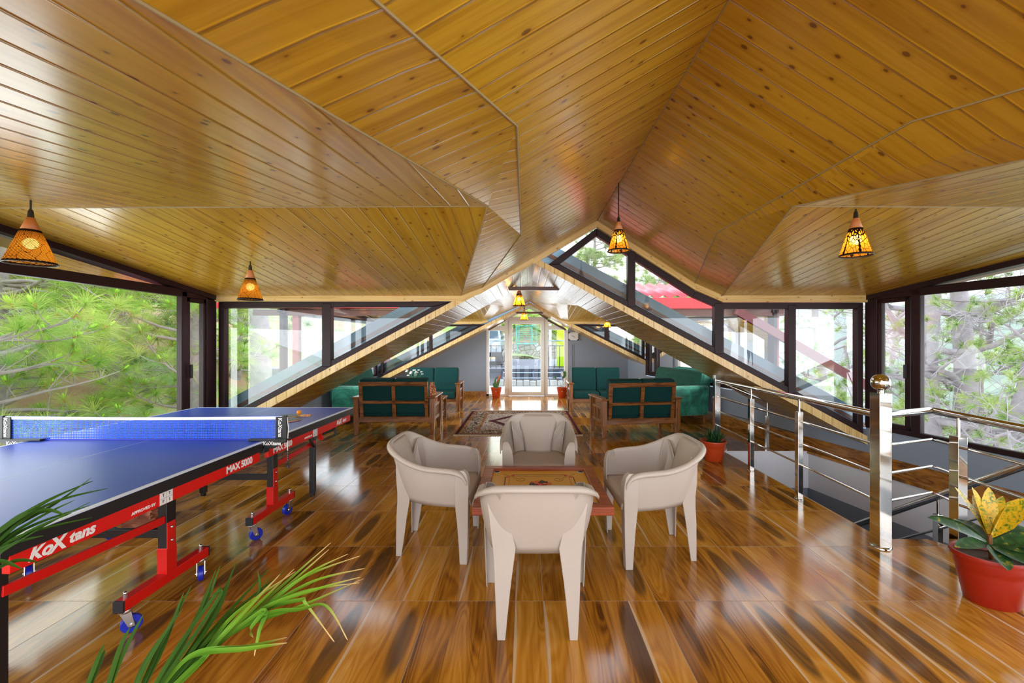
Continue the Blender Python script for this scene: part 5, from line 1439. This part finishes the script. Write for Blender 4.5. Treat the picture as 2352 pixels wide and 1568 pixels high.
# right: old pine with bare crooked limbs
def bare_tree(label, base, stems, seed, ntw, tuft, nn=50, L=.15, group='bare-limbed pines beyond the right windows', w=.006):
    q = random.Random(seed); base = Vector(base); t = thing('bare_pine_tree', label, 'tree', base, 0, group)
    bm_ = MB(); cs = []; ax = []
    def grow(p, d, ln, r, lev):
        n = 7; P = [p]; rs = [r]
        for k in range(n):
            d = (d + Vector((q.uniform(-.30, .30), q.uniform(-.30, .30), q.uniform(-.24, .28)))).normalized(); P.append(P[-1] + d * ln / n); rs.append(r * (1 - .75 * (k + 1) / n))
            if lev < 3 and k > 0:
                for _ in range(2):
                    if q.random() < ntw[lev] * .28:
                        sd = (d * .55 + Vector((q.uniform(-1, 1), q.uniform(-1, 1), q.uniform(-.5, .7)))).normalized(); grow(P[-1], sd, ln * q.uniform(.35, .6), max(.004, rs[-1] * .5), lev + 1)
        bm_.tube(P, [max(.003, x_) for x_ in rs], 8 if lev < 2 else 5, False)
        if lev >= 2 and q.random() < tuft: cs.append(tuple(P[-1])); ax.append(tuple((d + Vector((0, 0, .6))).normalized()))
    tm = MB()
    for (a, tilt, ln, r) in stems:
        a = R(a); d = Vector((math.cos(a) * math.sin(R(tilt)), math.sin(a) * math.sin(R(tilt)), math.cos(R(tilt))))
        P = [Vector((0, 0, 0))]; n = 10
        for k in range(n):
            d = (d + Vector((q.uniform(-.09, .09), q.uniform(-.09, .09), .03))).normalized(); P.append(P[-1] + d * ln / n)
            if k > 1:
                for _ in range(2):
                    b_ = q.uniform(0, 6.283); grow(P[-1], Vector((math.cos(b_), math.sin(b_), q.uniform(-.1, .5))).normalized(), q.uniform(1.3, 3.0), r * .30, 1)
        tm.tube(P, [r * (1 - .6 * k / n) for k in range(n + 1)], 14, False)
    obj('trunk', tm, M['bark_r'], t, smooth='all', fixn=False)
    obj('limb', bm_, M['bark_r'], t, smooth='all', fixn=False)
    if cs: v, f, uv = needles(cs, ax, L, nn, w, seed, (10, 75)); fast_mesh('needle_foliage', v, f, M['needle_far'], t, uv)
    return t
M['bark_r'] = simple('lavender_grey_bark', (.42, .36, .38), .9, var=.35, scale=7, bump=.5)
bare_tree('old pine with crooked pale limbs outside the large right pane', (7.3, 7.2, -2.6), [(185, 8, 6.5, .21), (40, 8, 6.5, .22), (-60, 16, 5.5, .14)], 5, (0, 2.0, 1.7), .3)
bare_tree('bare-limbed pine close outside the right window, behind the sloping railing', (8.6, 4.0, -3.0), [(150, 10, 6.5, .15)], 6, (0, 1.4, 1.2), .4)
bare_tree('bare-limbed pine outside the narrow right sash', (9.5, 12.0, -4.0), [(200, 10, 7.5, .16), (330, 18, 6, .12)], 8, (0, 1.6, 1.2), .6)
bare_tree('sparse pine reaching in front of the misty right gable pane', (7.6, 8.9, -3.6), [(160, 6, 5.0, .08)], 9, (0, 1.2, 1.2), .7)
for i, (x, y, h_, sd, lb) in enumerate(((13.5, 12.5, 6.5, 51, 'green pine low on the valley side behind the crooked tree'), (12.5, 6.0, 4.6, 53, 'green pine low behind the large right pane'), (5.6, 14.5, 7.5, 54, 'pine seen through the far right gable window'), (6.2, 18.5, 11.5, 57, 'tall pine rising into the peaked right window'), (4.1, 24.5, 11, 58, 'tall pine behind the yard, seen at the tip of the peaked window'), (8.5, 25, 13, 59, 'furthest tall pine on the right, behind the peaked window'), (4.9, 11.8, 7, 55, 'pine filling the small side window above the right velvet sofa'))):
    pine_tree(lb, (x, y, -4.6 if i < 2 else .6 if sd == 58 else -3.0), h_, .14, sd, (-180, 180), (1, h_ - .4), 30 if h_ < 10 else 56, (.8, 2.0), L=.26 if h_ < 10 else .36, nn=45, w=.010 if h_ < 10 else .016, mat='needle_far', buds=False, group='green pines beyond the right windows')

# ---- neighbouring glazed wing with the red roof edge, between the two slabs

rf = thing('red_roof_edge', 'red metal roof edge seen through the left gable window', 'roof', (-2.5, 6.1, 1.9))
m = MB(); m.box(-1.9, 1.45, -.10, -.05, -.03, .055); obj('fascia', m, M['redroof'], rf, bevel=.004)
m = MB(); m.box(-1.9, 1.45, -.05, .15, -.02, .02); obj('eave_board', m, M['beam_brown'], rf)
m = MB(); m.box(-1.4, 1.2, -.04, .02, -.13, -.045); obj('brown_head_beam', m, M['beam_brown'], rf)
def corrug(t, x0, x1, y0, y1, z0, z1):
    mb = MB(); n = 60
    mb.grid(lambda u, v: (x0 + (x1 - x0) * u, y0 + (y1 - y0) * v, z0 + (z1 - z0) * v + .022 * math.sin(u * (x1 - x0) * 34)), n * 2, 2)
    return obj('corrugated_sheet', mb, M['redroof'], t, smooth='all', solid=.004)
rr = thing('corrugated_red_roof', 'corrugated red metal roof seen through the peaked right window', 'roof', (2.6, 6.1, 1.93))
corrug(rr, -1.05, 1.9, -.12, 1.2, .10, .46)
m = MB(); m.box(-1.05, 1.9, -.13, -.10, -.07, .085); obj('fascia', m, M['redroof'], rr, bevel=.004)
m = MB(); m.box(-.9, 1.1, -.08, .02, -.17, -.06); obj('brown_head_beam', m, M['beam_brown'], rr)
mpost = simple('red_brown_post', (.24, .045, .03), .45, var=.2)
wgl = thing('glazed_wing_screen', 'glazed screen with red-brown posts behind the left gable window', 'screen', (-2.5, 6.12, 0))
for x, w_ in ((-3.30, .09), (-1.58, .06), (-.85, .07)):
    m = MB(); m.box(x + 2.5 - w_ / 2, x + 2.5 + w_ / 2, -.04, .04, max(.35, Zu(x) + .2), 1.78); obj('post', m, mpost, wgl, bevel=.004)
m = MB(); m.poly([(-.78, 0, .75), (1.6, 0, Zu(-.9) + .25), (1.6, 0, 1.78), (-.78, 0, 1.78)]); obj('glass_pane', m, M['glass_r'], wgl, fixn=False)
wgr = thing('glazed_wing_screen', 'glazed screen with brown posts behind the right gable window', 'screen', (2.9, 6.12, 0))
for x, w_ in ((2.20, .06), (3.62, .09)):
    m = MB(); m.box(x - 2.9 - w_ / 2, x - 2.9 + w_ / 2, -.04, .04, max(.35, Zu(x) + .2), 1.78); obj('post', m, mpost, wgr, bevel=.004)
m = MB(); m.poly([(-.7, 0, Zu(2.2) + .3), (.72, 0, .8), (.72, 0, 1.78), (-.7, 0, 1.78)]); obj('glass_pane', m, M['glass_r'], wgr, fixn=False)
br = MB(); br.bar(at(1690, 712, 5.95), at(1995, 888, 5.95), .06, .11, (0, 0, 1)); o = obj('diagonal_reflection_bar', br, simple('maroon_reflection_bar', (.13, .022, .022), .5)); tag(o, 'red-brown diagonal bar modelled for a reflection in the right gable panes', 'brace')  # solid bar added in place of a reddish reflection in the glass

# ---- the yard behind the glass door
pv = MB(); pv.box(-5.5, 5.5, D5 + .05, 13.6, -.3, -.02); struct('ground_porch', pv, M['concrete'])
rd = MB(); rd.hexa([(-9, 14.0, -.4), (9, 14.0, -.4), (9, 21.6, -.4), (-9, 21.6, -.4)], [(-9, 14.0, .50), (9, 14.0, .50), (9, 21.6, .52), (-9, 21.6, .52)]); struct('ground_road', rd, M['asphalt'])
bk = MB(); bk.grid(lambda u, v: (-12 + 16.5 * u, 21.5 + 14 * v, .5 + .28 * min(1, v * 8) + max(0, v - .12) * 9 + .2 * math.sin(u * 20 + v * 9)), 40, 24); struct('ground_bank', bk, mt.m, smooth='all')
kb = thing('stone_kerb', 'row of white stones along the porch edge behind the door', 'kerb', (.3, 13.5, -.02))
r2 = random.Random(2)
ks = MB(); x = -1.2
while x < 1.4:
    w_ = r2.uniform(.14, .26); ks.box(x, x + w_ - .02, -.06, .06, 0, r2.uniform(.16, .21)); x += w_
obj('stone', ks, M['concrete'], kb, bevel=.02)
stp = thing('metal_step_bench', 'dark metal steps with pale rails behind the glass door', 'steps', (.3, 13.85, 0))
for k, (z0, z1, y0) in enumerate(((.20, .36, 0), (.38, .50, .08))):
    m = MB(); m.box(-4.2, 4.2, y0, y0 + .05, z0, z1); obj('riser', m, M['frame'] if k > 5 else simple('dark_mesh_metal_%s' % 'ab'[k], (.05, .06, .085), .5), stp)
for z in (.20, .375):
    m = MB(); m.box(-1.0, .92, -.05, -.02, z, z + .028); obj('rail', m, simple('pale_blue_rail', (.45, .55, .70), .4), stp)
for x in (-1.0, -.02, .9):
    m = MB(); m.box(x - .018, x + .018, -.04, -.01, -.02, .44); obj('post', m, simple('blue_grey_post', (.20, .24, .34), .4), stp)
def yard_rail(label, x0, x1):
    t = thing('yard_railing', label, 'railing', ((x0 + x1) / 2, 14.3, .5)); xm = (x0 + x1) / 2
    for z in (.05, .76, .93):
        m = MB(); m.tube([(x0 - xm, 0, z), (x1 - xm, 0, z)], .015 if z < .9 else .022, 8); obj('rail', m, M['slabblue'] if z > .9 else M['black'], t, smooth=True)
    k = x0
    while k <= x1 + .01:
        m = MB(); m.tube([(k - xm, 0, .0), (k - xm, 0, .78)], .012, 8); obj('baluster', m, M['black'], t, smooth=True); k += .18
yard_rail('black railing in front of the parked car left of the door', -2.4, -.62); yard_rail('black railing across the lime pillar right of the door', .82, 2.6)
# stone wall
sw = thing('stone_wall', 'rough pale stone wall beyond the road, below the green gate', 'wall', (.3, 22.2, .5))
mst = NT('rubble_stone'); vo = mst.n('TexVoronoi', {'Vector': mst.oc(), 'Scale': 3.6}); ve = mst.n('TexVoronoi', {'Vector': mst.oc(), 'Scale': 3.6}, feature='DISTANCE_TO_EDGE')
mst.set(col=mst.mix(mst.step(ve.outputs[0], .0, .09), (.20, .17, .06), mst.mix(mst.sep(vo.outputs[1])[0], (.30, .27, .23), (.50, .48, .44))), rough=.95); mst.bump(mst.step(ve.outputs[0], 0, .15), .8, .05)
m = MB(); m.grid(lambda u, v: (-3 + 6 * u, .06 * math.sin(u * 31) * math.sin(v * 5), -.1 + v * (.92 + .06 * math.sin(u * 17))), 60, 8); m.grid(lambda u, v: (-3 + 6 * u, .06 * math.sin(u * 31) * math.sin(5) + v * .5, .82 + .06 * math.sin(u * 17)), 60, 1)
obj('masonry', m, mst.m, sw, smooth='all')
# leaning green gate
mgate = simple('turquoise_gate_paint', (.04, .36, .27), .5)
gt = thing('metal_gate', 'turquoise barred metal gate standing on the bank behind the door', 'gate', (.10, 21.9, 1.30))
for x0, z0, x1, z1, r_ in ((-.52, -.05, -.52, .92, .045), (.52, .0, .52, .95, .025), (-.52, .9, .52, .95, .025), (-.52, -.02, .52, .0, .035), (.28, .0, .28, .93, .03), (-.40, 0, -.40, .92, .02)):
    m = MB(); m.tube([(x0, 0, z0), (x1, 0, z1)], r_, 8); obj('gate_frame', m, mgate, gt, smooth=True)
for k in range(9):
    z = .10 + k * .095; m = MB(); m.tube([(-.5, -.01, z), (.5, -.01, z + r2.uniform(-.03, .05))], .011, 6); obj('bar', m, mgate, gt, smooth=True)
m = MB(); m.tube([(-.46, 0, 0), (-.50, .0, -.62)], .03, 8); obj('gate_post', m, mgate, gt, smooth=True)
# parked car
car = thing('parked_car', 'silver off-road car parked on the road left of the door', 'car', (-1.72, 15.6, .5))
mcar = simple('silver_car_paint', (.30, .35, .40), .25, .4); mcg = simple('dark_car_glass', (.04, .07, .09), .08)
m = MB(); m.hexa([(-.86, 0, .42), (.86, 0, .42), (.86, 3.7, .42), (-.86, 3.7, .42)], [(-.84, .05, .98), (.84, .05, .98), (.84, 3.7, 1.0), (-.84, 3.7, 1.0)]); m.hexa([(-.80, 1.05, .98), (.80, 1.05, .98), (.80, 3.65, .98), (-.80, 3.65, .98)], [(-.66, 1.55, 1.62), (.66, 1.55, 1.62), (.66, 3.5, 1.62), (-.66, 3.5, 1.62)])
obj('body', m, mcar, car, bevel=.05)
m = MB(); m.hexa([(-.70, 1.08, 1.03), (.70, 1.08, 1.03), (.60, 1.49, 1.56), (-.60, 1.49, 1.56)], [(-.70, 1.11, 1.03), (.70, 1.11, 1.03), (.60, 1.52, 1.56), (-.60, 1.52, 1.56)]); obj('windscreen', m, mcg, car)
m = MB(); m.hexa([(.812, 1.35, 1.03), (.812, 2.4, 1.03), (.70, 2.4, 1.52), (.70, 1.62, 1.52)], [(.80, 1.35, 1.03), (.80, 2.4, 1.03), (.68, 2.4, 1.52), (.68, 1.62, 1.52)]); obj('side_window', m, mcg, car)
m = MB(); m.box(-.88, .88, -.12, .10, .34, .52); obj('bumper', m, M['blackp'], car, bevel=.03)
m = MB(); m.box(-.40, .40, -.02, .04, .60, .90); obj('grille', m, M['blackp'], car, bevel=.01)
for sx in (-1, 1):
    m = MB(); m.tube([(sx * .62, -.03, .76), (sx * .62, .06, .76)], .12, 20); obj('headlight', m, M['white'], car, smooth=True)
    m = MB(); m.box(sx * .86 - .0, sx * .86 + sx * .18, 1.20, 1.28, 1.05, 1.20) if sx > 0 else m.box(sx * .86 - .18, sx * .86, 1.20, 1.28, 1.05, 1.20); obj('wing_mirror', m, mcar, car, bevel=.03)
    for y in (.55, 3.0):
        m = MB(); m.tube([(sx * .62, y, .36), (sx * .66, y, .36), (sx * .86, y, .36), (sx * .89, y, .36)], [.33, .36, .36, .32], 26); w_ = obj('wheel', m, M['blackp'], car, smooth=40)
        m = MB(); m.tube([(sx * .87, y, .36), (sx * .905, y, .36)], .20, 20); obj('hub', m, M['zinc'], w_, smooth=40)
pl = MB(); pl.box(-.20, .20, -.12, .12, 0, 1.75); o = obj('lime_pillar', pl, simple('lime_paint', (.50, .72, .01), .5), bevel=.02); o.location = (1.33, 14.8, .5); tag(o, 'lime green painted pillar behind the right sidelight', 'pillar')
m = MB(); m.tube([(0, 0, 0), (0, 0, 1.5)], .05, 12); o = obj('bollard_post', m, simple('white_post_paint', (.75, .76, .80), .5), smooth=True); o.location = (.88, 14.55, .5); tag(o, 'thin white post beside the lime pillar', 'post')
for i, (x, y, z, lb) in enumerate(((-.6, 24.5, 2.0, 'green bush above the stone wall, left'), (1.2, 25, 2.2, 'green bush above the stone wall, right'), (.2, 28, 4.0, 'green bush high up the bank behind the gate'))):
    q = random.Random(80 + i); cs = [(q.gauss(0, .8), q.gauss(0, .5), q.uniform(0, 1.6)) for _ in range(60)]; ax = [tuple((Vector(c) + Vector((0, 0, .3))).normalized()) for c in cs]
    t = thing('bush', lb, 'bush', (x, y, z - .6), 0, 'bushes on the bank'); v, f, uv = needles(cs, ax, .35, 40, .05, 90 + i, (10, 100)); fast_mesh('foliage', v, f, M['needle'], t, uv)
    m = MB(); m.tube([(0, 0, -.6), (0, 0, .8)], .05, 8); obj('stem', m, M['bark'], t)
